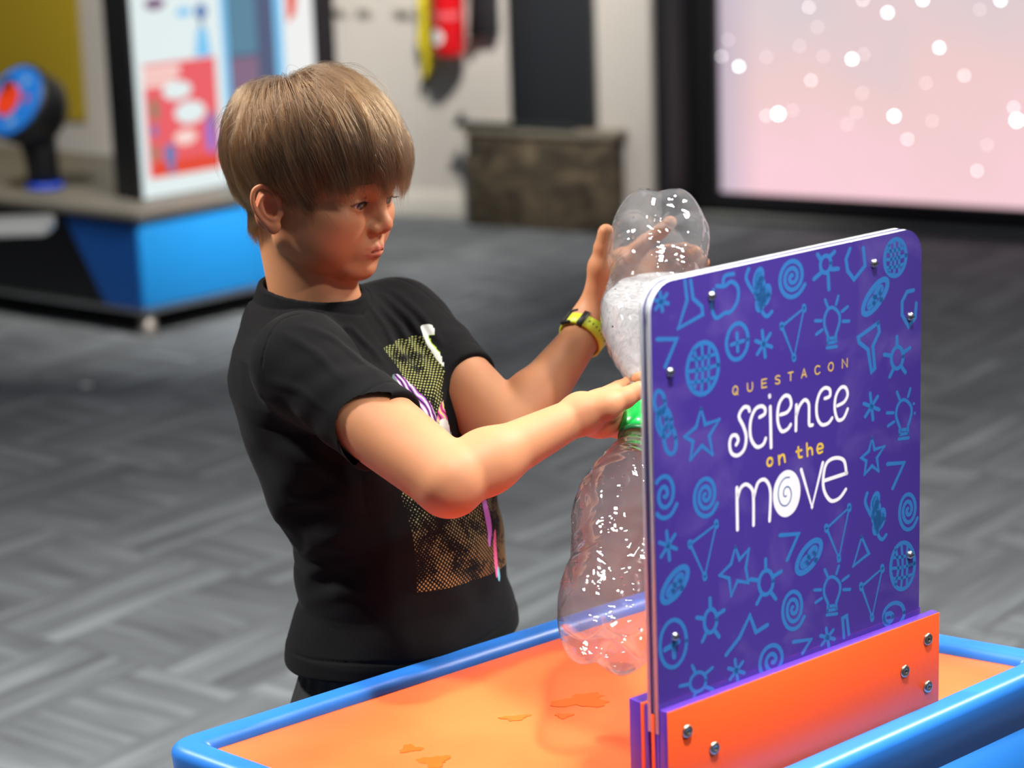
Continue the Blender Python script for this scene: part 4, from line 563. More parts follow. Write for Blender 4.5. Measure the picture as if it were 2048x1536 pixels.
def bottle_mesh(M, ph=0.0, shrink=0.0, seg=160):
    bm = bmesh.new(); rings = []
    zs = [0.006 + i*(0.275-0.006)/150 for i in range(151)]
    for z in zs:
        row = []
        for i in range(seg):
            a = 2*math.pi*i/seg + ph; r = prof_r(z) - shrink
            # grip dimples: columns of small bumps near the waist, slanted ribs on the body
            g = sm_(0.180, 0.190, z)*(1-sm_(0.236, 0.246, z))
            r += 0.0009*g*max(0, math.sin(a*8))**2*(0.5+0.5*math.sin(z*2*math.pi/0.0085))
            g2 = sm_(0.085, 0.10, z)*(1-sm_(0.165, 0.175, z)); r -= 0.0016*g2*max(0, math.sin(a*5 + z*36))**6
            g3 = sm_(0.225, 0.24, z); r -= 0.0022*g3*max(0, math.cos(a*5))**8
            row.append((r*math.cos(a-ph), r*math.sin(a-ph), z))
        rings.append(row)
    for j in range(1, 27):     # petal base
        t = j/26; row = []
        for i in range(seg):
            a = 2*math.pi*i/seg + ph; w = (0.5+0.5*math.cos(a*5+math.pi)); w = w**0.7
            th = t*math.pi/2
            rl = (0.0548*math.cos(th)**0.52 if t < 1 else 0); zl = 0.275 + 0.043*math.sin(th)**0.9 - 0.018*sm_(0.80, 1.0, t)
            rv = (0.0536*math.cos(th)**0.62 if t < 1 else 0); zv = 0.275 + 0.031*math.sin(th) - 0.008*sm_(0.75, 1.0, t)
            r = (rl*w + rv*(1-w))-shrink*(1-t); z = zl*w + zv*(1-w)
            if t > 0.97: r = max(r, 0.0)
            row.append((max(r, 0.0004)*math.cos(a-ph), max(r, 0.0004)*math.sin(a-ph), z-shrink))
        rings.append(row)
    V = [[bm.verts.new(M @ Vector(p)) for p in row] for row in rings]
    for A, B in zip(V, V[1:]):
        for i in range(seg): bm.faces.new((A[i], A[(i+1) % seg], B[(i+1) % seg], B[i]))
    bm.faces.new(V[-1])
    if shrink: bm.faces.new(V[0][::-1])
    bmesh.ops.recalc_face_normals(bm, faces=bm.faces)
    return bm
bot = thing('vortex_bottles', 'two clear plastic bottles joined neck to neck by a green connector over the table', 'bottles', tuple(BMID))
MU, ML = bottle_frame(1), bottle_frame(-1)
ub = bm_obj('bottle', bottle_mesh(MU, 0.928), M_pet, bot, True); ub['label'] = 'upper bottle, half full of swirling water'
lo = bm_obj('bottle', bottle_mesh(ML, 0.75), M_pet, bot, True); lo['label'] = 'lower bottle, nearly empty'
mg = mat('green_connector_plastic', srgb(20, 190, 78), 0.28, spec=0.5, sss=None)
cp = [(0, -0.020), (0.0150, -0.020), (0.0172, -0.0185), (0.0178, -0.012), (0.0180, 0.022), (0.0178, 0.0325), (0.0150, 0.034), (0, 0.034)]
bm_obj('connector', lathe(cp, ML, 64), mg, bot, True)
bm_obj('connector_ring', lathe([(0.0140, 0.034), (0.0180, 0.034), (0.0184, 0.0365), (0.0180, 0.039), (0.0140, 0.039), (0.0140, 0.034)], ML, 64), mat('dark_green_ring', srgb(30, 110, 60), 0.35), bot, True)
def water_material():
    m = NT('swirling_water'); m.b.inputs['Base Color'].default_value = (0.97, 0.985, 1, 1); m.b.inputs['Roughness'].default_value = 0.02
    m.b.inputs['Transmission Weight'].default_value = 1.0; m.b.inputs['IOR'].default_value = 1.25
    tc = m.n('ShaderNodeTexCoord'); nz = m.n('ShaderNodeTexNoise', i_Scale=34.0, i_Detail=5.0, i_Distortion=2.2); m.l(tc.outputs['Object'], nz.inputs['Vector'])
    bp = m.n('ShaderNodeBump', i_Strength=1.0, i_Distance=0.009); m.l(nz.outputs[0], bp.inputs['Height']); m.l(bp.outputs[0], m.b.inputs['Normal'])
    n2 = m.n('ShaderNodeTexNoise', i_Scale=60.0, i_Detail=4.0, i_Distortion=2.5); m.l(tc.outputs['Object'], n2.inputs['Vector'])
    mr = m.n('ShaderNodeMapRange', i_1=0.36, i_2=0.60, i_3=0.6, i_4=1.0); m.l(n2.outputs[0], mr.inputs[0])
    foam_glare = m.n('ShaderNodeBsdfTranslucent'); foam_glare.inputs[0].default_value = (1, 1, 1, 1)  # bubbles, plus white standing in for overexposed highlights
    fd = m.n('ShaderNodeBsdfDiffuse'); fd.inputs[0].default_value = (0.98, 0.99, 1, 1)
    a = m.n('ShaderNodeMixShader'); a.inputs[0].default_value = 0.5; m.l(foam_glare.outputs[0], a.inputs[1]); m.l(fd.outputs[0], a.inputs[2])
    b = m.n('ShaderNodeMixShader'); m.l(mr.outputs[0], b.inputs[0]); m.l(m.b.outputs[0], b.inputs[1]); m.l(a.outputs[0], b.inputs[2])
    m.l(b.outputs[0], m.out.inputs[0]); return m.m
M_water = water_material()
def water(M, ph, zcut, parent, name):
    bm = bottle_mesh(M, ph, 0.0012, 96)
    geom = bm.verts[:] + bm.edges[:] + bm.faces[:]
    bmesh.ops.bisect_plane(bm, geom=geom, plane_co=(0, 0, zcut), plane_no=(0, 0, 1), clear_outer=True)
    ed = [e for e in bm.edges if e.is_boundary]
    if ed: bmesh.ops.holes_fill(bm, edges=ed, sides=0)
    bmesh.ops.recalc_face_normals(bm, faces=bm.faces)
    o = bm_obj(name, bm, M_water, parent, True)
    try: o.data.set_sharp_from_angle(angle=math.radians(50))
    except Exception: pass
    return o
water(MU, 0.928, 1.082, ub, 'water')
def clearwater():
    m = NT('clear_water'); m.b.inputs['Base Color'].default_value = (1, 1, 1, 1); m.b.inputs['Roughness'].default_value = 0.0
    m.b.inputs['Transmission Weight'].default_value = 1.0; m.b.inputs['IOR'].default_value = 1.2
    return m.m
w2 = water(ML, 0.75, 0.800, lo, 'water'); w2.data.materials[0] = clearwater()
# droplets clinging inside
db = bmesh.new(); random.seed(4)
for k in range(150):
    M = MU if k % 3 == 0 else ML; z = random.uniform(0.05, 0.26); a = random.uniform(0, 2*math.pi); r = prof_r(z) - 0.0012; s = random.uniform(0.0006, 0.0019)
    bmesh.ops.create_icosphere(db, subdivisions=2, radius=s, matrix=Matrix.Translation(M @ Vector((r*math.cos(a), r*math.sin(a), z))))
dd = bm_obj('droplets', db, w2.data.materials[0], bot, True); dd['kind'] = 'stuff'

# ================================================================== signed distance modelling of the boy
J = {k: np.array(v) for k, v in {'neckb': [-0.2141, 2.5611, 1.0828], 'shR': [-0.2192, 2.4085, 1.0495], 'elR': [-0.0638, 2.2532, 0.964], 'wrR': [0.0672, 2.3498, 1.0001], 'shL': [-0.1228, 2.6362, 1.0328], 'elL': [-0.005, 2.4956, 0.9439], 'wrL': [0.0878, 2.6246, 1.0273], 'rK1': [0.1103, 2.4229, 1.0039], 'rK2': [0.1128, 2.4275, 0.9893], 'rK3': [0.1112, 2.4214, 0.977], 'rK4': [0.1065, 2.4042, 0.97], 'rT0': [0.0801, 2.3373, 1.0117], 'rT1': [0.0943, 2.342, 1.01], 'rT2': [0.113, 2.3535, 1.0146], 'rT3': [0.1288, 2.3632, 1.0204], 'ri1': [0.1256, 2.4351, 1.0115], 'ri2': [0.1348, 2.4115, 1.0202], 'rm1': [0.1302, 2.4403, 0.9908], 'rm2': [0.1399, 2.4172, 1.0016], 'rr1': [0.1283, 2.4312, 0.9749], 'rr2': [0.1374, 2.4076, 0.984], 'rp1': [0.123, 2.4142, 0.9689], 'rp2': [0.1305, 2.3902, 0.9761], 'lK1': [0.1293, 2.6768, 1.0921], 'lK2': [0.1523, 2.6857, 1.0866], 'lK3': [0.1689, 2.6829, 1.0751], 'lK4': [0.1789, 2.6689, 1.0603], 'lT0': [0.1002, 2.6332, 1.062], 'lT1': [0.1029, 2.6259, 1.0945], 'lT2': [0.1056, 2.6241, 1.1161], 'lT3': [0.1093, 2.6225, 1.1348], 'li1': [0.1557, 2.6863, 1.1094], 'li2': [0.1732, 2.6745, 1.1241], 'li3': [0.1826, 2.6619, 1.1357], 'lm1': [0.1813, 2.6932, 1.0957], 'lm2': [0.1986, 2.674, 1.1016], 'lm3': [0.2105, 2.6536, 1.1023], 'lr1': [0.1949, 2.6889, 1.0787], 'lr2': [0.2093, 2.6698, 1.0849], 'lr3': [0.2179, 2.6508, 1.0912], 'lp1': [0.1994, 2.6638, 1.0606], 'lp2': [0.2109, 2.6448, 1.067], 'lp3': [0.217, 2.6307, 1.0725], 'btop': [0.1674, 2.6649, 1.1476], 'bcU': [0.1677, 2.6182, 1.1257], 'bneck': [0.1248, 2.3901, 0.9964], 'bcL': [0.0897, 2.164, 0.854], 'watch': [0.0818, 2.618, 1.0216]}.items()}
def smin(a, b, k):
    if k <= 0: return np.minimum(a, b)
    h = np.maximum(k-np.abs(a-b), 0)/k
    return np.minimum(a, b) - h*h*k*0.25
def smax(a, b, k): return -smin(-a, -b, k)
class Field:
    def __init__(s): s.ops = []
    def add(s, fn, lo, hi, k=0.0, sub=False): s.ops.append((fn, np.array(lo, float), np.array(hi, float), k, sub))
    def ev(s, P):
        d = np.full(len(P), 0.06)
        lo, hi = P.min(0), P.max(0)
        for fn, a, b, k, sub in s.ops:
            m = k + 0.014
            if np.any(a-m > hi) or np.any(b+m < lo): continue
            v = fn(P)
            d = smax(d, -v, k) if sub else smin(d, v, k)
        return d
    # primitives
    def cap(s, a, b, r1, r2=None, k=0.0, sub=False):
        a, b = np.array(a, float), np.array(b, float); r2 = r1 if r2 is None else r2; ab = b-a; L = max(ab@ab, 1e-12)
        def fn(P):
            pa = P-a; h = np.clip(pa@ab/L, 0, 1); q = pa-h[:, None]*ab
            return np.sqrt((q*q).sum(1)) - (r1+(r2-r1)*h)
        r = max(r1, r2); s.add(fn, np.minimum(a, b)-r, np.maximum(a, b)+r, k, sub)
    def ell(s, c, r, R=None, k=0.0, sub=False):
        c, r = np.array(c, float), np.array(r, float); R = np.eye(3) if R is None else R
        def fn(P):
            q = (P-c)@R; k0 = np.sqrt(((q/r)**2).sum(1)); k1 = np.sqrt(((q/r**2)**2).sum(1))+1e-9
            return k0*(k0-1)/k1
        e = np.sqrt(((R*r)**2).sum(1)); s.add(fn, c-e, c+e, k, sub)
    def chain(s, pts, rs, k=0.0, sub=False, ki=0.0):
        pts = [np.array(p, float) for p in pts]
        def fn(P):
            d = None
            for a, b, r1, r2 in zip(pts, pts[1:], rs, rs[1:]):
                ab = b-a; pa = P-a; h = np.clip(pa@ab/max(ab@ab, 1e-12), 0, 1); q = pa-h[:, None]*ab
                v = np.sqrt((q*q).sum(1)) - (r1+(r2-r1)*h); d = v if d is None else smin(d, v, ki)
            return d
        A = np.array(pts); r = max(rs); s.add(fn, A.min(0)-r, A.max(0)+r, k, sub)
def surface_net(fev, lo, hi, h, newton=1):
    """block-sparse naive surface nets; fev(P)->distance"""
    lo = np.array(lo, float); n = np.ceil((np.array(hi)-lo)/h).astype(int)+1; B = 12
    nb = (n+B-1)//B; N = nb*B+1
    D = np.full(N, 1.0, np.float32); g = np.arange(B+1)
    G = np.stack(np.meshgrid(g, g, g, indexing='ij'), -1).reshape(-1, 3)
    cen = np.stack(np.meshgrid(*[np.arange(k) for k in nb], indexing='ij'), -1).reshape(-1, 3)
    rad = B*h*0.87
    for b in cen:
        c = lo + (b*B+B/2)*h
        v = fev(np.vstack([c[None], c[None]+1e-6]))[0]
        if abs(v) > rad*1.25 + 0.004: 
            D[b[0]*B:b[0]*B+B+1, b[1]*B:b[1]*B+B+1, b[2]*B:b[2]*B+B+1] = np.sign(v)
            continue
    for b in cen:
        c = lo + (b*B+B/2)*h
        v = fev(np.vstack([c[None], c[None]+1e-6]))[0]
        if abs(v) > rad*1.25 + 0.004: continue
        D[b[0]*B:b[0]*B+B+1, b[1]*B:b[1]*B+B+1, b[2]*B:b[2]*B+B+1] = fev(lo+(b*B+G)*h).reshape(B+1, B+1, B+1)
    S = D < 0
    C = S[:-1, :-1, :-1].astype(np.int8)
    for dx in (0, 1):
        for dy in (0, 1):
            for dz in (0, 1):
                if dx+dy+dz: C = C + S[dx:S.shape[0]-1+dx, dy:S.shape[1]-1+dy, dz:S.shape[2]-1+dz]
    act = (C > 0) & (C < 8); idx = np.full(act.shape, -1, np.int64); ids = np.argwhere(act); idx[act] = np.arange(len(ids))
    acc = np.zeros((len(ids), 3)); cnt = np.zeros(len(ids))
    for ax in range(3):
        o = [0, 1, 2]; o.remove(ax)
        for u in (0, 1):
            for w in (0, 1):
                p0 = ids.copy(); p0[:, o[0]] += u; p0[:, o[1]] += w; p1 = p0.copy(); p1[:, ax] += 1
                d0, d1 = D[tuple(p0.T)], D[tuple(p1.T)]; m = (d0 < 0) != (d1 < 0)
                t = np.where(m, d0/np.where(m, d0-d1, 1), 0); q = p0.astype(float); q[:, ax] += t
                acc[m] += q[m]; cnt[m] += 1
    V = lo + acc/cnt[:, None]*h
    F = []
    for ax in range(3):
        a, b = [(1, 2), (2, 0), (0, 1)][ax]
        s0 = S[:-1, :-1, :-1]; sh = [slice(0, -1)]*3; sh[ax] = slice(1, None); s1 = S[tuple(sh)]
        e = np.argwhere(s0 != s1); e = e[(e[:, a] > 0) & (e[:, b] > 0)]
        q = []
        for da, db in ((1, 1), (0, 1), (0, 0), (1, 0)):
            c = e.copy(); c[:, a] -= da; c[:, b] -= db; q.append(idx[tuple(c.T)])
        q = np.stack(q, 1); flip = ~s0[tuple(e.T)]; q[flip] = q[flip][:, ::-1]
        F.append(q[(q >= 0).all(1)])
    F = np.vstack(F)
    for _ in range(newton):   # pull the vertices onto the surface, in blocks so that distant shapes are skipped
        o = np.lexsort((V[:, 2]//0.03, V[:, 1]//0.03, V[:, 0]//0.03)); e = h*0.2
        for i in range(0, len(V), 3000):
            q = o[i:i+3000]; P = V[q]; k = len(P)
            X = np.vstack([P, P+[e, 0, 0], P-[e, 0, 0], P+[0, e, 0], P-[0, e, 0], P+[0, 0, e], P-[0, 0, e]]); d = fev(X)
            g_ = np.stack([d[k:2*k]-d[2*k:3*k], d[3*k:4*k]-d[4*k:5*k], d[5*k:6*k]-d[6*k:7*k]], 1)/(2*e)
            st = -g_*(d[:k]/np.maximum((g_*g_).sum(1), 0.2))[:, None]; L = np.sqrt((st*st).sum(1)); st *= np.minimum(1, 0.45*h/np.maximum(L, 1e-9))[:, None]
            V[q] = P+st
    return V, F
def np_mesh(name, parts):
    V = []; F = []; o = 0
    for v, f in parts: V.append(v); F.append(f+o); o += len(v)
    V = np.vstack(V); F = np.vstack(F); me = bpy.data.meshes.new(name)
    me.vertices.add(len(V)); me.vertices.foreach_set('co', V.astype(np.float32).ravel())
    me.loops.add(F.size); me.loops.foreach_set('vertex_index', F.astype(np.int32).ravel())
    me.polygons.add(len(F)); me.polygons.foreach_set('loop_start', np.arange(0, F.size, 4, dtype=np.int32))
    me.polygons.foreach_set('use_smooth', np.ones(len(F), bool)); me.update(calc_edges=True); me.validate()
    return me, V
# ---------------- head frame (millimetres: x forward, y left, z up, eyes at z = 0)
HC = np.array([-0.2050, 2.5605, 1.2037]); HS = 0.98/1000
def _rot(y, p, r):
    y, p, r = map(math.radians, (y, p, r)); cy, sy, cp, sp, cr, sr = math.cos(y), math.sin(y), math.cos(p), math.sin(p), math.cos(r), math.sin(r)
    return np.array([[cy, -sy, 0], [sy, cy, 0], [0, 0, 1]]) @ np.array([[cp, 0, sp], [0, 1, 0], [-sp, 0, cp]]) @ np.array([[1, 0, 0], [0, cr, -sr], [0, sr, cr]])
HR = _rot(-29, 6.2, -3)
def H(p): return HC + HR @ (np.array(p, float)*HS)
def Hinv(P): return ((P-HC) @ HR)/HS
class HeadField(Field):
    """same primitives, coordinates in head millimetres; evaluates world points"""
    def ev(s, P): return Field.ev2(s, Hinv(P))*HS
def _ev2(s, P):
    d = np.full(len(P), 60.0); lo, hi = P.min(0), P.max(0)
    for fn, a, b, k, sub in s.ops:
        m = k+14
        if np.any(a-m > hi) or np.any(b+m < lo): continue
        v = fn(P); d = smax(d, -v, k) if sub else smin(d, v, k)
    return d
Field.ev2 = _ev2
HD = HeadField()
def sy(fn):
    for sgn in (-1, 1): fn(sgn)
HD.ell((-7, 0, 36), (94, 74, 74))
HD.ell((24, 0, -14), (60, 60, 72), k=22)
HD.ell((52, 0, 30), (34, 52, 40), k=14)                       # forehead
sy(lambda s: HD.cap((2, s*46, -46), (58, s*14, -72), 17, 15, k=20))  # jaw
HD.ell((64, 0, -75), (17, 20, 14), k=12)                        # chin
sy(lambda s: HD.ell((50, s*34, -31), (27, 24, 25), k=18))      # cheek
sy(lambda s: HD.ell((57, s*38, -17), (19, 17, 14), k=14))
sy(lambda s: HD.ell((38, s*38, -50), (27, 20, 22), k=18))
sy(lambda s: HD.ell((92, s*28, 1), (17, 17, 13), k=14, sub=True))  # socket
sy(lambda s: HD.cap((79, s*9, 15), (66, s*44, 14), 8, 8, k=12))   # brow
HD.chain([(78, 0, 6), (83, 0, -6), (92, 0, -20)], [7.5, 7.6, 8.2], k=10, ki=4)
HD.ell((93.0, 0, -24.0), (8.6, 9.4, 7.8), k=4)
sy(lambda s: HD.ell((86, s*11.0, -28.0), (9, 6.6, 6.8), k=5))
HD.ell((84, 0, -32.5), (10, 5, 5), k=5)
sy(lambda s: HD.ell((90, s*5.8, -34), (4.6, 2.7, 2.6), k=1.5, sub=True))
HD.ell((70, 0, -52), (19.5, 24, 17), k=12)                       # muzzle
HD.chain([(71, -21, -52.5), (81.5, -10, -51), (86.0, -3.5, -49.0), (85.5, 0, -49.6), (86.0, 3.5, -49.0), (81.5, 10, -51), (71, 21, -52.5)], [2.0, 4.0, 4.6, 4.2, 4.6, 4.0, 2.0], k=3, ki=1)
HD.chain([(71, -19, -54.5), (80, -9, -57.5), (84.0, 0, -58.4), (80, 9, -57.5), (71, 19, -54.5)], [2.0, 4.4, 5.2, 4.4, 2.0], k=3.5, ki=1)
HD.chain([(70, -23, -53.0), (82, -14, -54.0), (89, -6, -53.8), (91.5, 0, -54.3), (89, 6, -53.8), (82, 14, -54.0), (70, 23, -53.0)], [1.7, 1.7, 1.2, 1.0, 1.2, 1.7, 1.7], k=1.8, sub=True)
HD.cap((90.5, 0, -37), (91.5, 0, -45), 2.4, 2.0, k=4, sub=True)    # philtrum
HD.ell((92, 0, -67), (8, 14, 4.5), k=8, sub=True)               # under the lower lip
EYE = {s: np.array((66.6, s*28.4, -0.5)) for s in (-1, 1)}
def eyelids(s):
    e = EYE[s]
    HD.ell(e, (15.5, 16.6, 15.0), k=3)
    def opening(P, e=e, s=s):
        q = P-e; yy = q[:, 1]*s; zz = q[:, 2] + 0.10*yy*0 
        up = np.sqrt(yy**2+(zz+23.4)**2)-26.0; dn = np.sqrt(yy**2+(zz-17.6)**2)-24.0
        pr = np.maximum(up, dn); r = np.sqrt((q**2).sum(1)); return np.maximum(pr, 14.1-r)
    HD.add(opening, e+[3, -17, -9], e+[24, 17, 6], 0.8, True)
    HD.chain([e+[9.5, -12*s, 5.0], e+[13.6, -5*s, 7.0], e+[14.0, 3*s, 7.2], e+[11.5, 10*s, 5.2]], [0.4, 0.8, 0.8, 0.4], k=1.8, sub=True)
sy(eyelids)
NO_EAR = len(HD.ops)
# ears
def ear(s):
    th = math.radians(28)
    # local: u back, v up, w outwards
    bk = np.array([-math.cos(th), s*math.sin(th), 0]); up = np.array([-0.16, s*0.06, 0.985]); up /= np.linalg.norm(up)
    ot = np.cross(bk, up)*(-s if True else 1); ot = ot/np.linalg.norm(ot); ot = ot if ot[1]*s > 0 else -ot
    O = np.array([1.0, s*69.5, -16.0]); E = lambda u, v, w: O + bk*u + up*(v*0.86+3.5) + ot*w
    Rm = np.stack([bk, up, ot], 1)
    HD.ell(E(9, 1, 2.5), (15, 25, 5.0), Rm, k=6)
    HD.ell(E(9, 2, 8.5), (10.5, 17.5, 5.0), Rm, k=3.5, sub=True)
    def cr(P, R, k=5):
        P = [np.array(p, float) for p in P]; o, q = [], []
        for i in range(len(P)-1):
            p0, p3 = P[max(i-1, 0)], P[min(i+2, len(P)-1)]
            for j in range(k):
                t = j/k; o.append(0.5*(2*P[i]+(P[i+1]-p0)*t+(2*p0-5*P[i]+4*P[i+1]-p3)*t*t+(-p0+3*P[i]-3*P[i+1]+p3)*t**3)); q.append(R[i]*(1-t)+R[i+1]*t)
        return o+[P[-1]], q+[R[-1]]
    pp, rr_ = cr([E(2, 0, 3), E(-2, 9, 2.5), E(0, 19, 4), E(7, 26, 7), E(15, 27, 9), E(22, 21, 10), E(24.5, 10, 10.5), E(23, -2, 10), E(18, -13, 8), E(11, -22, 6)], [1.6, 2.0, 2.3, 2.5, 2.6, 2.7, 2.6, 2.5, 2.7, 3.6])
    HD.chain(pp, rr_, k=3.5, ki=0)
    HD.ell(E(5, -24, 4.5), (7, 7.5, 4.2), Rm, k=4)
    pp, rr_ = cr([E(8, 18, 4), E(14, 12, 6.5), E(16.5, 2, 7.5), E(13, -8, 7), E(6, -13, 6), E(0, -12, 4.5)], [1.6, 2.4, 2.7, 2.7, 2.6, 2.6])
    HD.chain(pp, rr_, k=4.0, ki=0)
    HD.ell(E(6, -2, 5), (6.0, 8.0, 4.2), Rm, k=3, sub=True)
    HD.ell(E(-3.5, -5, 4), (4, 5, 3.4), Rm, k=2.5)
sy(ear)
# neck
nb_l = Hinv(J['neckb'][None])[0]
HD.cap((-22, 0, -42), nb_l + np.array([4, 0, -6]), 42, 46, k=14)
HD.cap((-6, 0, -50), nb_l + np.array([26, 0, 0]), 34, 34, k=16)
# ---------------- body field (metres, world)
BD = Field()
FB = np.array([math.cos(math.radians(-31)), math.sin(math.radians(-31)), 0]); LB = np.array([-FB[1], FB[0], 0])
TOR = np.array([[1.0962, -0.2105, 2.5625, 0.0608], [1.0823, -0.199, 2.561, 0.0811], [1.0603, -0.1875, 2.5587, 0.0958], [1.0382, -0.1782, 2.5563, 0.1128], [0.9945, -0.1731, 2.5518, 0.1212], [0.9559, -0.1639, 2.5477, 0.1225], [0.9171, -0.1554, 2.5436, 0.1209], [0.8615, -0.1414, 2.5376, 0.1157], [0.8278, -0.1297, 2.534, 0.1083], [0.7888, -0.1277, 2.5298, 0.1088], [0.7665, -0.127, 2.5274, 0.1094], [0.7441, -0.1276, 2.525, 0.1142], [0.7217, -0.1288, 2.5226, 0.1185], [0.6993, -0.1297, 2.5202, 0.1186], [0.6488, -0.1357, 2.5147, 0.1162]])     # z, cx, cy, half width, rows from top to bottom
TOR = TOR[np.argsort(TOR[:, 0])]
UPN = np.array([0, 0, 1.0])*math.cos(math.radians(24)) + FB*math.sin(math.radians(24))
NC = J['neckb'] + np.array([0.0, 0.0, 0.002]) + FB*0.004
def torso(P, grow=0.0, zlo=0.60, zhi=1.075, ka=0.91, kb=1.20):
    z = P[:, 2]; cx = np.interp(z, TOR[:, 0], TOR[:, 1]); cy = np.interp(z, TOR[:, 0], TOR[:, 2]); w = np.interp(z, TOR[:, 0], TOR[:, 3])
    a, b = w*ka+grow, w*kb+grow; q = np.stack([P[:, 0]-cx, P[:, 1]-cy], 1); x, y = q@FB[:2], q@LB[:2]
    k0 = ((np.abs(x)/a)**2.3 + (np.abs(y)/b)**2.3)**(1/2.3); d = (k0-1)*np.minimum(a, b)*0.95
    top = (P-NC)@UPN + 0.012 - min(grow, 0)*0.9
    return smax(smax(d, top, 0.045), zlo-z, 0.01)
sh, el, wr = J['shR'], J['elR'], J['wrR']; shl, ell_, wrl = J['shL'], J['elL'], J['wrL']
def arm(F, a, b, c, r):
    m = a*0.55+b*0.45
    F.chain([a, m, b], [r[0], r[1], r[2]], k=0.02, ki=0.003)
    f1 = b*0.72+c*0.28
    F.chain([b, f1, c], [r[2]*0.90, r[3], r[4]], k=0.005, ki=0.02)
arm(BD, sh, el, wr, (0.036, 0.0410, 0.0350, 0.0290, 0.0185))
BD.ell(el + np.array([-0.001, 0.002, -0.006]), (0.029, 0.028, 0.028), k=0.012)
arm(BD, shl, ell_, wrl, (0.038, 0.0410, 0.0360, 0.0305, 0.0196))
# right hand, gripping the connector
def lerp(a, b, t): return a*(1-t)+b*t
def finger(F, pts, r0, r1, k=0.004):
    n = len(pts); F.chain(pts, [r0+(r1-r0)*i/(n-1) for i in range(n)], k=k, ki=0.003)
w0 = J['wrR']
for kk, r in (('rK1', 0.0115), ('rK2', 0.0115), ('rK3', 0.011), ('rK4', 0.0105)): BD.cap(w0, J[kk], 0.0150, r, k=0.012)
BD.ell(lerp(w0, J['rK3'], 0.45), (0.026, 0.022, 0.020), k=0.014)
BD.cap(lerp(w0, J['rT0'], 0.4), J['rT1'], 0.0155, 0.0135, k=0.012)
finger(BD, [J['rT1'], J['rT2'], J['rT3']], 0.0122, 0.0088, 0.007)
for a, b, c in (('rK1', 'ri1', 'ri2'), ('rK2', 'rm1', 'rm2'), ('rK3', 'rr1', 'rr2'), ('rK4', 'rp1', 'rp2')): finger(BD, [J[a], J[b], J[c]], 0.0092, 0.0072)
# left hand behind the upper bottle
w1 = J['wrL']
for kk, r in (('lK1', 0.012), ('lK2', 0.012), ('lK3', 0.0115), ('lK4', 0.011)): BD.cap(w1, J[kk], 0.017, r, k=0.016)
BD.cap(lerp(w1, J['lT0'], 0.5), J['lT1'], 0.0165, 0.0125, k=0.014)
finger(BD, [J['lT1'], J['lT2'], J['lT3']], 0.0115, 0.0088, 0.005)
BD.cap(J['lT1'], J['lK1'], 0.010, 0.010, k=0.014)
for p in 'imrp': finger(BD, [J['lK'+str('imrp'.index(p)+1)], J['l'+p+'1'], J['l'+p+'2'], J['l'+p+'3']], 0.0095, 0.0074)
# torso, hips, legs under the clothes
BD.add(lambda P: torso(P, -0.014), TOR[:, 1:3].min(0).tolist()+[0.60] - np.array([0.17, 0.17, 0]), TOR[:, 1:3].max(0).tolist()+[1.08] + np.array([0.17, 0.17, 0]), 0.0)
HIP = np.array([TOR[0, 1], TOR[0, 2], 0.62])
LEG = {}
for s, nm in ((-1, 'R'), (1, 'L')):
    hp = HIP + LB*s*0.062 + np.array([0, 0, -0.01]); kn = hp + np.array([0, 0, 0.36-0.61]) + FB*0.012 + LB*s*0.006; an = np.array([kn[0], kn[1], 0.075]) - FB*0.03; LEG[nm] = (hp, kn, an)
    BD.chain([hp, kn, an], [0.068, 0.046, 0.029], k=0.02, ki=0.02)
HEADBODY = lambda P: smin(HD.ev(P), BD.ev(P), 0.004)

# ================================================================== the boy: meshes
ARMR, ARML, TRS = Field(), Field(), Field()
_lab = {}
def _split():
    # ops were added to BD in a fixed order: right arm (2 chains + elbow), left arm (2), right hand, left hand, torso, legs
    ops = BD.ops; nR = 3; nL = 2; hR = 4+1+1+1+4; hL = 4+1+1+1+4
    ARMR.ops = ops[:nR] + ops[nR+nL:nR+nL+hR]; ARML.ops = ops[nR:nR+nL] + ops[nR+nL+hR:nR+nL+hR+hL]; TRS.ops = ops[nR+nL+hR+hL:]
_split()
def clip_plane(f, o, d, k=0.004):
    o, d = np.array(o), np.array(d)/np.linalg.norm(d)
    return lambda P: smax(f(P), -((P-o) @ d), k)
aR = clip_plane(ARMR.ev, lerp(sh, el, 0.36), el-sh); aL = clip_plane(ARML.ev, lerp(shl, ell_, 0.30), ell_-shl)
allR = np.array([J[k] for k in ('shR', 'elR', 'wrR', 'rK1', 'rK4', 'rT3', 'ri2', 'rm2', 'rr2', 'rp2')]); allL = np.array([J[k] for k in ('shL', 'elL', 'wrL', 'lK1', 'lK4', 'lT3', 'li3', 'lm3', 'lr3', 'lp3')])
body_parts = [surface_net(HD.ev, (-0.345, 2.40, 1.058), (-0.055, 2.70, 1.335), QH),
              surface_net(aR, allR.min(0)-0.05, allR.max(0)+0.05, QA), surface_net(aL, allL.min(0)-0.05, allL.max(0)+0.05, QA),
              surface_net(TRS.ev, (-0.33, 2.30, 0.04), (0.06, 2.72, 1.09), 0.006)]
me, V = np_mesh('body', body_parts)
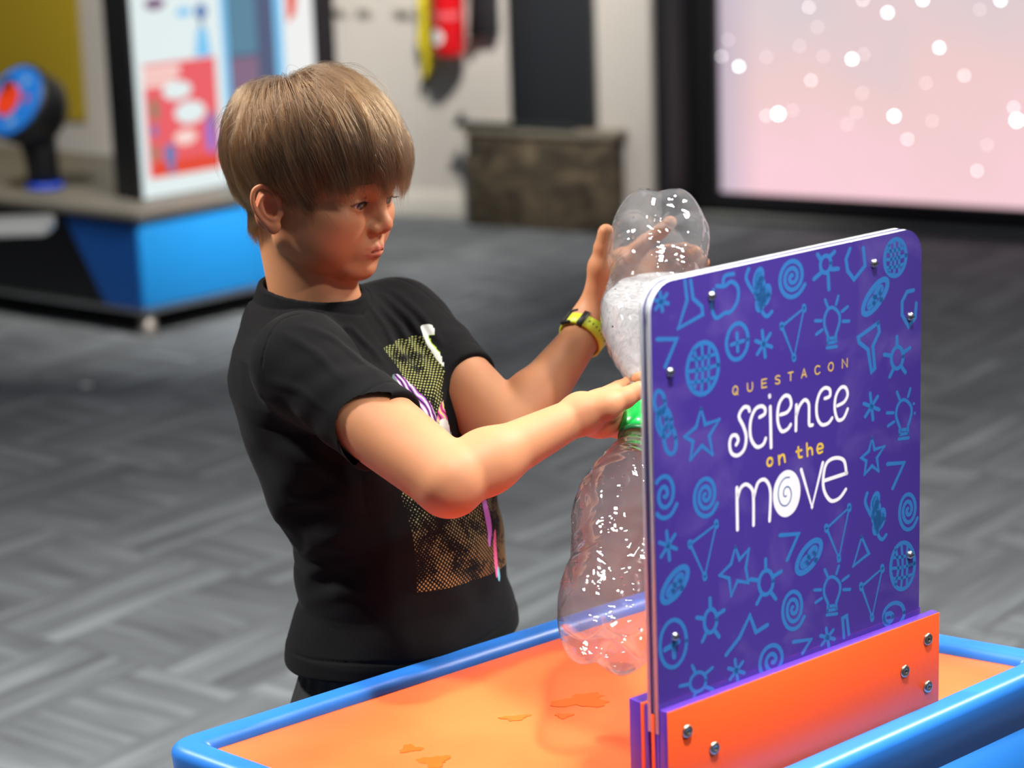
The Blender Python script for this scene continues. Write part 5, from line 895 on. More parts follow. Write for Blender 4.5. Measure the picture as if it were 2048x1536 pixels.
# skin tones that belong to the skin itself: lips, flushed cheeks, ears, hair-covered scalp
hl = Hinv(V); x, y, z = hl.T
def g(c, r): return np.exp(-(((hl-np.array(c))/np.array(r))**2).sum(1))
lip = np.zeros(len(V))
hu, hl_ = 3.9*(1-(y/21.5)**2), 5.0*(1-(y/20.5)**2)
up = np.clip(2.2-2*np.abs(z+50.4)/np.maximum(hu, 0.2), 0, 1)*(hu > 0.3)*(x > 66); lw = np.clip(2.2-2*np.abs(z+57.8)/np.maximum(hl_, 0.2), 0, 1)*(hl_ > 0.3)*(x > 66)
lip = np.clip(np.maximum(up, lw), 0, 1)
inhead = (x > -120) & (z > -100)
ruddy = np.zeros(len(V))
for s in (-1, 1): ruddy += 0.85*g((56, s*44, -36), (24, 24, 18)) + 0.5*g((-10, s*80, -14), (24, 14, 30)) + 0.35*g((84, s*30, -10), (10, 14, 6))
ruddy += 0.45*g((100, 0, -26), (10, 12, 9)) + 0.3*g((76, 0, -80), (14, 20, 12))
lidline = np.zeros(len(V))
for s in (-1, 1):
    q = hl-EYE[s]; yy = q[:, 1]*s; rr = np.sqrt((q**2).sum(1))
    u_ = np.sqrt(yy**2+(q[:, 2]+23.4)**2)-26.0
    lidline = np.maximum(lidline, np.clip(1-np.abs(u_-0.3)/0.9, 0, 1)*(np.abs(yy) < 14)*(rr < 18)*(q[:, 0] > 4))
def setattr_(me, nm, arr): a = me.attributes.new(nm, 'FLOAT', 'POINT'); a.data.foreach_set('value', arr.astype(np.float32))
setattr_(me, 'lip', lip*inhead); setattr_(me, 'ruddy', np.clip(ruddy, 0, 1)); setattr_(me, 'lid', lidline)
def skin_material():
    m = NT('skin'); b = m.b
    at = lambda n: m.n('ShaderNodeAttribute', attribute_name=n).outputs['Fac']
    tc = m.n('ShaderNodeTexCoord'); nz = m.n('ShaderNodeTexNoise', i_Scale=22.0, i_Detail=4.0); m.l(tc.outputs['Object'], nz.inputs['Vector'])
    base = m.mix(nz.outputs[0], srgb(200, 140, 100), srgb(190, 128, 90))
    c = m.mix(m.math('MULTIPLY', at('ruddy'), 0.72), base, srgb(212, 104, 82))
    c = m.mix(m.math('MULTIPLY', at('lip'), 0.6), c, srgb(188, 92, 86)); c = m.mix(m.math('MULTIPLY', at('lid'), 0.8), c, srgb(70, 38, 28))
    m.l(c, b.inputs['Base Color']); b.inputs['Roughness'].default_value = 0.55; b.inputs['Specular IOR Level'].default_value = 0.32
    b.inputs['Subsurface Weight'].default_value = 0.22; b.inputs['Subsurface Radius'].default_value = (1.0, 0.35, 0.18); b.inputs['Subsurface Scale'].default_value = 0.006
    n2 = m.n('ShaderNodeTexNoise', i_Scale=900.0, i_Detail=3.0); m.l(tc.outputs['Object'], n2.inputs['Vector'])
    bp = m.n('ShaderNodeBump', i_Strength=0.12, i_Distance=0.0005); m.l(n2.outputs[0], bp.inputs['Height']); m.l(bp.outputs[0], b.inputs['Normal'])
    return m.m
M_skin = skin_material()
boy = thing('person', 'boy with brown hair in a black printed t-shirt tilting two joined bottles over the table', 'person', (float(TOR[0, 1]), float(TOR[0, 2]), 0.0))
body = link('body', me, M_skin, boy)
# nails
def nail(tip, prev, out, r=0.0050, nm='thumbnail', off=0.0062):
    tip, prev, out = Vector(tip), Vector(prev), Vector(out); ax = (tip-prev).normalized(); out = (out-ax*out.dot(ax)).normalized(); sd = ax.cross(out)
    M = Matrix((sd, ax, out)).transposed().to_4x4(); M.translation = tip - ax*0.001 + out*off
    bm = bmesh.new(); bmesh.ops.create_uvsphere(bm, u_segments=24, v_segments=14, radius=1, matrix=M @ Matrix.Diagonal((r, r*1.25, 0.0028, 1)))
    return bm_obj(nm, bm, M_nail, body, True)
M_nail = mat('fingernail', srgb(232, 176, 158), 0.25)
camdir = CAM_POS-J['rT3']; camdir /= np.linalg.norm(camdir)
nail(J['rT3'], J['rT2'], camdir + np.array([0, 0, 0.25]))
nail(J['lT3'], J['lT2'], np.array([-1.0, 0.0, 0.1]), 0.0046)
# ---------------- eyes
def eye_material():
    m = NT('eyeball'); tc = m.n('ShaderNodeTexCoord'); sep = m.n('ShaderNodeSeparateXYZ'); m.l(tc.outputs['Object'], sep.inputs[0])
    r = m.math('SQRT', m.math('ADD', m.math('POWER', sep.outputs[0], 2.0), m.math('POWER', sep.outputs[1], 2.0)))
    r = m.math('MULTIPLY', r, 1000.0)
    cr = m.n('ShaderNodeValToRGB'); m.l(m.math('DIVIDE', r, 12.0), cr.inputs[0]); e = cr.color_ramp.elements
    e[0].position = 0.0; e[0].color = (0.004, 0.003, 0.003, 1); e[1].position = 0.56; e[1].color = srgb(214, 196, 194)
    for p, c in ((0.20, (0.004, 0.003, 0.003, 1)), (0.22, srgb(84, 48, 26)), (0.44, srgb(66, 38, 24)), (0.50, srgb(34, 22, 18))): k = e.new(p); k.color = c
    m.l(cr.outputs[0], m.b.inputs['Base Color']); m.b.inputs['Roughness'].default_value = 0.25; m.b.inputs['Coat Weight'].default_value = 1.0; m.b.inputs['Coat Roughness'].default_value = 0.02
    return m.m
M_eye = eye_material()
gaze = HR @ np.array([math.cos(math.radians(14)), -0.10, -math.sin(math.radians(14))])
for s in (-1, 1):
    me_ = bpy.data.meshes.new('eye'); bm = bmesh.new(); bmesh.ops.create_uvsphere(bm, u_segments=48, v_segments=32, radius=0.0138); 
    for v in bm.verts:   # cornea bulge
        if v.co.z > 0.0118: v.co.z += (v.co.z-0.0118)*0.35
    bm.to_mesh(me_); bm.free()
    o = link('eye', me_, M_eye, None, True); o.parent = boy; o.matrix_parent_inverse = Matrix.Translation(-boy.location)
    o.matrix_basis = Matrix.Translation(Vector(H(EYE[s]))) @ Vector(gaze).to_track_quat('Z', 'Y').to_matrix().to_4x4()
# eyelashes
random.seed(3)
for s in (-1, 1):
    e = EYE[s]; lb_ = bmesh.new()
    for i in range(34):
        yy = -12.5 + 25.0*i/33 + random.uniform(-.3, .3); zz = -23.4 + math.sqrt(max(0.1, 26.0**2-yy*yy)); xx = math.sqrt(max(1.0, 14.8**2-yy*yy-zz*zz))
        p0 = e + np.array([xx, yy*s, zz]); out = np.array([1.0, 0.55*yy*s/11, -0.10]); L = 5.6+1.6*math.sin(yy/12*1.5+.8)
        P = [p0, p0+out*L*0.5+[0, 0, -0.5], p0+out*L+[0, 0, 1.5]]
        tube([H(p) for p in P], [0.00018, 0.00014, 0.00005], 4, lb_)
    bm_obj('eyelashes', lb_, mat('dark_lashes', srgb(34, 22, 18), 0.6), boy, True)
# ---------------- t-shirt
SHF = Field()
tl, th_ = TOR[:, 1:3].min(0), TOR[:, 1:3].max(0)
SHF.add(lambda P: torso(P, 0.0, zlo=0.55, zhi=1.074), (tl[0]-.2, tl[1]-.2, 0.5), (th_[0]+.2, th_[1]+.2, 1.1))
nbp = J['neckb']
SHF.cap(nbp+[0.0, 0.0, -0.044], sh+[0.010, 0.010, 0.0], 0.038, 0.038, k=0.03)
SHF.cap(nbp+[0.0, 0.0, -0.040], shl+[-0.006, -0.012, 0.0], 0.044, 0.048, k=0.03)
hemR, hemL = lerp(sh, el, 0.60), lerp(shl, ell_, 0.57)
FOLDS = [(0.0026, 0.005, [(-0.1525, 2.5504, 1.0813), (-0.1348, 2.5473, 1.0526), (-0.1123, 2.5109, 1.0217), (-0.0987, 2.4928, 1.0037)]), (0.0026, 0.005, [(-0.1466, 2.5727, 1.0802), (-0.1192, 2.5581, 1.0496), (-0.0934, 2.5128, 1.0151), (-0.0813, 2.4895, 0.9847)]), (0.0026, 0.005, [(-0.1379, 2.5865, 1.0803), (-0.1084, 2.5672, 1.0556), (-0.0827, 2.5338, 1.0262), (-0.0667, 2.5163, 0.9884)]), (0.0026, 0.005, [(-0.1246, 2.5954, 1.0808), (-0.0922, 2.571, 1.0541), (-0.0709, 2.5371, 1.0278)]), (0.0026, 0.005, [(-0.1936, 2.417, 1.0981), (-0.1695, 2.5017, 1.0641), (-0.1469, 2.5026, 1.0386), (-0.1283, 2.4808, 1.0186)]), (0.0026, 0.005, [(-0.2119, 2.3854, 1.0943), (-0.1766, 2.3749, 1.0799), (-0.1463, 2.3522, 1.0584), (-0.1253, 2.3185, 1.048)]), (0.0026, 0.005, [(-0.2322, 2.3819, 1.0881), (-0.1957, 2.3543, 1.0725), (-0.1648, 2.3188, 1.0493)]), (0.0026, 0.005, [(-0.2435, 2.3665, 1.0429), (-0.2114, 2.3387, 1.0383), (-0.1804, 2.3069, 1.0198)]), (0.0034, 0.008, [(-0.224, 2.4389, 0.8346), (-0.1842, 2.4039, 0.8664), (-0.1424, 2.4091, 0.8757)]), (0.0034, 0.008, [(-0.2259, 2.4462, 0.8089), (-0.1951, 2.4214, 0.8282), (-0.1545, 2.4052, 0.8376)]), (0.0034, 0.008, [(-0.2367, 2.4278, 0.8925), (-0.2009, 2.4094, 0.9022), (-0.1606, 2.4023, 0.9218)]), (0.0034, 0.008, [(-0.2314, 2.4532, 0.7758), (-0.1884, 2.4157, 0.7984), (-0.1456, 2.4037, 0.8036)]), (0.0034, 0.008, [(-0.2432, 2.4219, 0.9542), (-0.201, 2.4035, 0.9417), (-0.1611, 2.4011, 0.9114)]), (0.0034, 0.008, [(-0.2173, 2.4216, 0.8554), (-0.1748, 2.4067, 0.8504), (-0.1277, 2.4078, 0.8538)]), (-0.0016, 0.0014, [(-0.213, 2.4052, 1.1014), (-0.2321, 2.3993, 1.0972), (-0.2454, 2.3835, 1.0804), (-0.2515, 2.3745, 1.0568)]), (-0.0016, 0.0014, [(-0.2511, 2.5178, 1.0977), (-0.2486, 2.5032, 1.0812)])]
def ridge(P):
    d = np.zeros(len(P)); lo, hi = P.min(0), P.max(0)
    for A, w, L in FOLDS:
        L = np.array(L)
        if np.any(L.min(0)-3*w > hi) or np.any(L.max(0)+3*w < lo): continue
        m = np.full(len(P), 1.0); tt = np.zeros(len(P)); n = len(L)-1
        for i in range(n):
            ab = L[i+1]-L[i]; pa = P-L[i]; h = np.clip(pa@ab/(ab@ab), 0, 1); q = pa-h[:, None]*ab; e = np.sqrt((q*q).sum(1)); c = e < m; m = np.where(c, e, m); tt = np.where(c, (i+h)/n, tt)
        d -= A*np.exp(-(m/w)**2)*(1 if A < 0 else 1)*(np.sin(np.pi*np.clip(tt*0.9+0.08, 0, 1)) if A > 0 else 1)
    return d
def px_fold(P):
    # cloth folds in body directions: a = along the chest towards the left side, f = forward, z = up
    q = P-nbp; f, a, z = q@FB, q@LB, q[:, 2]
    d = np.zeros(len(P))
    up_ = np.exp(-((z+0.11)/0.10)**2)*np.clip((f+0.0)/0.04, 0, 1)
    ph = (a*0.62 - z*0.30 + 0.020*np.sin(z*26+a*9))*2*np.pi/0.034
    d += 0.0024*up_*(np.abs(np.sin(ph*0.5))**0.7*-1+0.5)
    lo_ = np.exp(-((z+0.285)/0.055)**2)*np.clip(0.7-f/0.10, 0.15, 1)
    ph2 = (z*0.95 + a*0.22 + f*0.25 + 0.010*np.sin(a*30+f*22))*2*np.pi/0.040
    d += 0.0040*lo_*(np.abs(np.sin(ph2*0.5))**0.7*-1+0.5)
    md = np.exp(-((z+0.20)/0.09)**2); ph3 = (z*0.7-f*0.7+0.02*np.sin(a*15+z*11))*2*np.pi/0.062
    d += 0.0018*md*np.sin(ph3)
    d += 0.0012*np.sin(z*61+f*37+2*np.sin(a*29))*np.sin(a*41+z*17)
    return d
def sleeve_fold(P, o, ax, L):
    q = P-o; t = (q@ax)/L; r = q-np.outer(q@ax, ax); ang = np.arctan2(r[:, 2], r@np.cross(ax, [0, 0, 1]))
    m = np.exp(-((t-0.55)/0.5)**2)*np.exp(-(np.maximum(np.sqrt((r*r).sum(1))-0.05, 0)/0.03)**2)
    return m*(0.0013*np.sin(t*9+ang*2.2+1.3*np.sin(ang*1.7+t*4)) + 0.0006*np.sin(t*23-ang*3))
axR = (el-sh)/np.linalg.norm(el-sh); axL = (ell_-shl)/np.linalg.norm(ell_-shl); LR = np.linalg.norm(hemR-sh); LL = np.linalg.norm(hemL-shl)
ZH = 0.706
UPN2 = np.array([0, 0, 1.0])*math.cos(math.radians(9)) + FB*math.sin(math.radians(9)); NC2 = nbp + np.array([0, 0, 0.0090]) + FB*0.002
SHF.cap(nbp+[0, 0, -0.075], nbp+[0, 0, 0.004], 0.088, 0.055, k=0.03)
def hemz(P): return ZH + 0.0*((P-nbp)@LB) + 0.006*np.sin(((P-nbp)@FB)*30+((P-nbp)@LB)*20)*0.4
def cyl(P, a, b, r):
    ab = b-a; pa = P-a; h = np.clip(pa@ab/(ab@ab), 0, 1); q = pa-h[:, None]*ab; return np.sqrt((q*q).sum(1))-r
def sleeve(P, o, e, ax, LN, r0, r1, ri):
    q = P-o; t = q@ax; r = np.sqrt(np.maximum((q*q).sum(1)-t*t, 0)); h = np.clip(t/LN, 0, 1.2)
    sd = np.where(t > 0, r-(r0+(r1-r0)*h), np.sqrt((q*q).sum(1))-r0)
    sd = sd + sleeve_fold(P, o, ax, LN)*np.clip((LN-t)/0.045, 0.12, 1)
    sd = sd + 0.0011*np.exp(-((t-(LN-0.019))/0.0013)**2)
    return smax(sd, t-LN, 0.0035)
def shirt(P):
    d = SHF.ev(P) + px_fold(P)*np.clip((P[:, 2]-0.715)/0.05, 0.1, 1)
    d = d - 0.004*np.clip((0.76-P[:, 2])/0.05, 0, 1)
    s1 = sleeve(P, sh, el, axR, LR, 0.0420, 0.0468, 0.0370); s2 = sleeve(P, shl, ell_, axL, LL, 0.0460, 0.0450, 0.0370)
    d = smin(smin(d, s1, 0.050), s2, 0.040)
    d = d + ridge(P)
    for o, ax, s_ in ((shl, axL, 1),):   # armhole seam
        q = P-o; sd = q@(LB*s_) - 0.004 + 0.25*(q@FB)*0; near = np.exp(-((q*q).sum(1)/0.075**2)**3)
        d = d + near*0.0014*np.exp(-((sd+0.012)/0.0014)**2)
    d = d + 0.0011*np.exp(-((P[:, 2]-hemz(P)-0.021)/0.0013)**2)
    d = smax(d, hemz(P)-P[:, 2], 0.002)
    inner = torso(P, -0.0095, zlo=0.5); inner = np.maximum(inner, P[:, 2]-0.730); d = smax(d, -inner, 0.003)
    q = P-NC2; t = q@UPN2; r = q-t[:, None]*UPN2; rf, ra = r@FB, r@LB; rr = np.sqrt((rf/1.03)**2+ra**2)
    d = smax(d, -np.maximum(rr-0.0525, -t-0.030), 0.004); d = smax(d, -np.maximum(rr-0.080, 0.004-t), 0.006)
    col = np.maximum(np.abs(rr-0.0545-0.12*np.maximum(-t, 0))-0.0020, np.abs(t+0.0035)-0.0080)
    d = smin(d, col, 0.006)
    d = d + 0.0012*np.exp(-((rr-0.0620)/0.0014)**2)*(np.abs(t) < 0.03)
    return d

smesh, SV = np_mesh('t_shirt', [surface_net(shirt, (-0.36, 2.30, 0.695), (0.02, 2.76, 1.115), QS)])
qf = SV-nbp; pf, pa_, pz = qf@FB, qf@LB, SV[:, 2]
cxz = np.interp(pz, TOR[:, 0], TOR[:, 1]); cyz = np.interp(pz, TOR[:, 0], TOR[:, 2])
lat = (SV[:, 0]-cxz)*LB[0] + (SV[:, 1]-cyz)*LB[1]; fwd_ = (SV[:, 0]-cxz)*FB[0] + (SV[:, 1]-cyz)*FB[1]
# keep the print off the sleeves
dR = np.sqrt((((SV-sh) - np.outer((SV-sh)@axR, axR))**2).sum(1)); onR = (dR < 0.0625) & ((SV-sh)@axR > -0.01)
dL = np.sqrt((((SV-shl) - np.outer((SV-shl)@axL, axL))**2).sum(1)); onL = (dL < 0.052) & ((SV-shl)@axL > 0.035)
setattr_(smesh, 'front', np.where((fwd_ > 0.01) & ~onR & ~onL, 1.0, 0.0)); setattr_(smesh, 'pu', lat); setattr_(smesh, 'pv', pz); setattr_(smesh, 'pw', pz + np.clip(0.108-fwd_, 0, 0.1)*0.95*np.clip((pz-0.93)/0.03, 0, 1))
setattr_(smesh, 'pt', 0.135*np.arcsin(np.clip(lat/0.140, -1, 1)))
def shirt_material():
    m = NT('black_cotton_with_print'); b = m.b
    at = lambda n: m.n('ShaderNodeAttribute', attribute_name=n).outputs['Fac']
    u, v, fr = at('pu'), at('pv'), at('front')
    M_ = m.math
    def band(x, a, c): return M_('MULTIPLY', M_('GREATER_THAN', x, a), M_('LESS_THAN', x, c))
    ul = M_('ADD', M_('MULTIPLY', M_('MAXIMUM', M_('SUBTRACT', v, 0.90), 0.0), 0.55), -0.088); box = M_('MULTIPLY', M_('MULTIPLY', M_('GREATER_THAN', u, ul), M_('LESS_THAN', u, 0.10)), M_('MULTIPLY', M_('GREATER_THAN', v, M_('SUBTRACT', 0.787, M_('MULTIPLY', u, 0.1))), M_('LESS_THAN', v, M_('ADD', 1.038, M_('MULTIPLY', u, 0.1))))); box = M_('MULTIPLY', box, M_('GREATER_THAN', fr, 0.5))
    # halftone dots on a diagonal grid
    s = 1/0.0037; pw, pt = at('pw'), at('pt'); a = M_('MULTIPLY', M_('ADD', pt, pw), s*0.7071); c = M_('MULTIPLY', M_('SUBTRACT', pt, pw), s*0.7071)
    fa, fc = M_('SUBTRACT', M_('FRACT', a), 0.5), M_('SUBTRACT', M_('FRACT', c), 0.5)
    dist = M_('SQRT', M_('ADD', M_('MULTIPLY', fa, fa), M_('MULTIPLY', fc, fc)))
    cb = m.n('ShaderNodeCombineXYZ'); m.l(M_('MULTIPLY', M_('FLOOR', a), 0.13), cb.inputs[0]); m.l(M_('MULTIPLY', M_('FLOOR', c), 0.13), cb.inputs[1])
    nz = m.n('ShaderNodeTexNoise', i_Scale=0.9, i_Detail=5.0, i_Roughness=0.75); m.l(cb.outputs[0], nz.inputs['Vector'])
    edge = M_('MULTIPLY', M_('SUBTRACT', u, -0.01), 1.4); vd = M_('MULTIPLY', M_('ABSOLUTE', M_('SUBTRACT', v, 0.89)), 1.5)
    size = M_('ADD', M_('MULTIPLY', M_('SUBTRACT', nz.outputs[0], 0.45), 2.0), M_('ADD', M_('MULTIPLY', M_('MINIMUM', M_('ABSOLUTE', edge), 0.09), 0.8), vd))
    size = M_('MINIMUM', M_('MAXIMUM', size, 0.0), 0.31)
    dot = M_('MULTIPLY', M_('LESS_THAN', dist, size), box)
    dc = m.n('ShaderNodeValToRGB'); mrv = m.n('ShaderNodeMapRange', i_1=0.77, i_2=1.0); m.l(v, mrv.inputs[0]); m.l(mrv.outputs[0], dc.inputs[0]); e = dc.color_ramp.elements
    e[0].color = srgb(176, 122, 66); e[1].color = srgb(176, 178, 104); k = e.new(0.45); k.color = srgb(132, 146, 104)
    base = m.mix(dot, srgb(8, 8, 10), dc.outputs[0])
    # abstract brush-stroke shapes in pink, violet, white and cyan
    uv = m.n('ShaderNodeCombineXYZ'); m.l(u, uv.inputs[0]); m.l(v, uv.inputs[1])
    wp = m.n('ShaderNodeTexNoise', i_Scale=38.0, i_Detail=3.0, i_Distortion=1.5); m.l(uv.outputs[0], wp.inputs['Vector'])
    st = m.n('ShaderNodeTexWave', i_Scale=34.0, i_Distortion=7.0, i_Detail=3.0); m.l(uv.outputs[0], st.inputs['Vector'])
    def blob(cu, cv, ru, rv, rot=0.0, wob=0.5):
        du, dv = M_('SUBTRACT', u, cu), M_('SUBTRACT', v, cv); cs, sn = math.cos(rot), math.sin(rot)
        x_ = M_('DIVIDE', M_('ADD', M_('MULTIPLY', du, cs), M_('MULTIPLY', dv, sn)), ru); y_ = M_('DIVIDE', M_('SUBTRACT', M_('MULTIPLY', dv, cs), M_('MULTIPLY', du, sn)), rv)
        rr = M_('ADD', M_('MULTIPLY', x_, x_), M_('MULTIPLY', y_, y_)); rr = M_('ADD', rr, M_('MULTIPLY', M_('SUBTRACT', wp.outputs[0], 0.5), wob*2.4))
        return M_('MULTIPLY', M_('LESS_THAN', rr, 1.0), M_('GREATER_THAN', fr, 0.5))
    col = base
    stripes = m.n('ShaderNodeValToRGB'); m.l(st.outputs[0], stripes.inputs[0]); e = stripes.color_ramp.elements; stripes.color_ramp.interpolation = 'CONSTANT'
    e[0].color = srgb(20, 16, 24); e[1].position = 0.78; e[1].color = srgb(226, 226, 232)
    for p, cc in ((0.16, srgb(150, 92, 190)), (0.42, srgb(214, 96, 190)), (0.62, srgb(28, 22, 34))): k = e.new(p); k.color = cc
    stripes2 = m.n('ShaderNodeValToRGB'); m.l(st.outputs[0], stripes2.inputs[0]); e = stripes2.color_ramp.elements; stripes2.color_ramp.interpolation = 'CONSTANT'
    e[0].color = srgb(60, 40, 80); e[1].position = 0.85; e[1].color = srgb(214, 220, 90)
    for p, cc in ((0.10, srgb(240, 76, 130)), (0.45, srgb(236, 110, 170)), (0.66, srgb(176, 110, 220))): k = e.new(p); k.color = cc
    PR = [(0.040,1.030,0.009,0.026,-0.7,0.12,'w'),(0.040,1.032,0.0045,0.012,-0.7,0.1,'g'),(-0.036,1.008,0.010,0.008,0.2,0.4,'x'),(-0.029,0.975,0.013,0.040,0.10,0.35,'s'),(0.012,0.965,0.026,0.017,0.1,0.25,'t'),(-0.012,0.946,0.010,0.020,-0.4,0.3,'w'),(0.003,0.938,0.017,0.010,0.0,0.3,'c'),(0.034,0.845,0.006,0.032,-0.15,0.3,'p'),(0.044,0.802,0.005,0.026,-0.1,0.3,'k'),(0.047,0.778,0.003,0.008,0.0,0.3,'c')]
    for (cu, cv, ru, rv, rot, wob, kind) in PR:
        c2 = {'s': stripes.outputs[0], 't': stripes2.outputs[0], 'w': srgb(222, 226, 218), 'c': srgb(120, 196, 214), 'g': srgb(170, 206, 70), 'p': srgb(196, 130, 226), 'k': srgb(238, 110, 160), 'x': srgb(92, 112, 112)}[kind]
        col = m.mix(blob(cu, cv, ru, rv, rot, wob), col, c2)
    m.l(col, b.inputs['Base Color']); b.inputs['Roughness'].default_value = 0.85; b.inputs['Specular IOR Level'].default_value = 0.14
    b.inputs['Sheen Weight'].default_value = 0.02; b.inputs['Sheen Roughness'].default_value = 0.5
    tc = m.n('ShaderNodeTexCoord'); wv = m.n('ShaderNodeTexNoise', i_Scale=1300.0, i_Detail=2.0); m.l(tc.outputs['Object'], wv.inputs['Vector'])
    bp = m.n('ShaderNodeBump', i_Strength=0.25, i_Distance=0.0005); m.l(wv.outputs[0], bp.inputs['Height']); m.l(bp.outputs[0], b.inputs['Normal'])
    return m.m
link('t_shirt', smesh, shirt_material(), boy)
# ---------------- shorts, socks, shoes
SHO = Field()
SHO.add(lambda P: torso(P, -0.0110, zlo=0.615, zhi=0.742) + 0.0010*np.sin(np.arctan2((P-HIP)@LB, (P-HIP)@FB)*38)*np.clip((P[:, 2]-0.64)/0.05, 0, 1), (tl[0]-.2, tl[1]-.2, 0.6), (th_[0]+.2, th_[1]+.2, 0.76))
for nm in 'RL':
    hp, kn, an = LEG[nm]; SHO.cap(hp, kn+[0, 0, 0.02], 0.086, 0.074, k=0.03)
def shorts(P):
    d = SHO.ev(P) + 0.0015*np.sin(P[:, 2]*40+P[:, 0]*60); d = smax(d, 0.385-P[:, 2], 0.003)
    for nm in 'RL':
        hp, kn, an = LEG[nm]; ab = kn-hp; pa = P-hp; h = np.clip(pa@ab/(ab@ab), 0.85, 1.4); q = pa-h[:, None]*ab; d = smax(d, -(np.sqrt((q*q).sum(1))-0.069), 0.003)
    return d
shm, _ = np_mesh('shorts', [surface_net(shorts, (-0.34, 2.32, 0.375), (0.06, 2.72, 0.76), 0.0045)])
link('shorts', shm, mat('black_shorts_cloth', srgb(14, 14, 16), 0.75, bump=(60, 0.2, 0.004)), boy)
M_shoe, M_sole, M_sock = mat('dark_shoe', srgb(30, 32, 38), 0.6), mat('white_sole', srgb(210, 210, 208), 0.5), mat('white_sock', srgb(206, 206, 204), 0.8)
for nm in 'RL':
    hp, kn, an = LEG[nm]; f = Field(); a0 = np.array([an[0], an[1], 0.0])
    f.cap(an+[0, 0, -0.01], a0+FB*0.02+[0, 0, 0.045], 0.036, 0.036); f.cap(a0-FB*0.02+[0, 0, 0.035], a0+FB*0.13+[0, 0, 0.030], 0.034, 0.030, k=0.03)
    me_, _ = np_mesh('shoe', [surface_net(lambda P, f=f: smax(smax(f.ev(P), 0.014-P[:, 2], 0.004), P[:, 2]-0.095, 0.004), a0-[0.2, 0.2, 0.0], a0+[0.2, 0.2, 0.11], 0.005)])
    s_ = link('shoe', me_, M_shoe, boy)
    me_, _ = np_mesh('sole', [surface_net(lambda P, f=f: smax(smax(f.ev(np.column_stack([P[:, 0], P[:, 1], np.full(len(P), 0.032)]))-0.003, P[:, 2]-0.016, 0.003), 0.001-P[:, 2], 0.002), a0-[0.2, 0.2, 0.005], a0+[0.2, 0.2, 0.03], 0.004)])
    link('sole', me_, M_sole, s_, world=False)
    bm_obj('sock', tube([Vector(an+[0, 0, -0.005]), Vector(an+[0, 0, 0.055])], [0.0335, 0.0345], 32), M_sock, boy, True)
# ---------------- wrist watch
wa = (J['lK2']*0.15+J['wrL']*0.85)-J['elL']; wa /= np.linalg.norm(wa); wc = Vector(lerp(J['elL'], J['wrL'], 0.93))
zax = Vector(wa); tocam = Vector(CAM_POS)-wc; xa = (tocam - zax*tocam.dot(zax)).normalized(); ya = zax.cross(xa)
MW = Matrix((xa, ya, zax)).transposed().to_4x4(); MW.translation = wc
def bandpiece(a0, a1, r0, r1, z0, z1, k=60):
    bm = bmesh.new(); n = max(3, int(k*abs(a1-a0)/360)); prev = None; first = None
    full = abs(a1-a0) >= 359.9
    for i in range(n if full else n+1):
        a = math.radians(a0+(a1-a0)*i/n); row = [bm.verts.new(MW @ Vector((r*math.cos(a), r*math.sin(a)*1.0, z))) for r, z in ((r0, z0), (r1, z0+0.0008), (r1, z1-0.0008), (r0, z1))]
        if prev:
            for q in range(4): bm.faces.new((prev[q], prev[(q+1) % 4], row[(q+1) % 4], row[q]))
        first = first or row; prev = row
    if full:
        for q in range(4): bm.faces.new((prev[q], prev[(q+1) % 4], first[(q+1) % 4], first[q]))
    else: bm.faces.new(first); bm.faces.new(prev[::-1])
    bmesh.ops.recalc_face_normals(bm, faces=bm.faces); return bm
wt = bm_obj('watch_strap', bandpiece(0, 360, 0.0238, 0.0262, -0.0095, 0.0095), mat('lime_rubber', srgb(208, 222, 52), 0.45), boy, True); wt['label'] = 'lime green watch strap'
SG = WSG
bm_obj('strap_keeper', bandpiece(SG*18, SG*32, 0.0238, 0.0280, -0.0108, 0.0108), M_black, wt, True)
bm_obj('buckle', bandpiece(SG*52, SG*80, 0.0250, 0.0284, -0.0115, -0.0080), M_black, wt, True)
bm_obj('buckle', bandpiece(SG*52, SG*80, 0.0250, 0.0284, 0.0080, 0.0115), M_black, wt, True)
bm_obj('buckle_bar', bandpiece(SG*72, SG*80, 0.0250, 0.0290, -0.0115, 0.0115), M_black, wt, True)
bm_obj('watch_case', bandpiece(150, 210, 0.0240, 0.0350, -0.0190, 0.0190), M_black, wt, True)
hb = bmesh.new()
for i in range(7):
    a = math.radians(-SG*i*11+SG*8); bmesh.ops.create_cube(hb, size=1, matrix=MW @ Matrix.Rotation(a, 4, 'Z') @ Matrix.Translation((0.0262, 0, 0)) @ Matrix.Diagonal((0.0006, 0.0016, 0.0030, 1)))
hs = bm_obj('strap_holes', hb, mat('strap_hole', srgb(110, 116, 40), 0.6), wt); hs['kind'] = 'stuff'

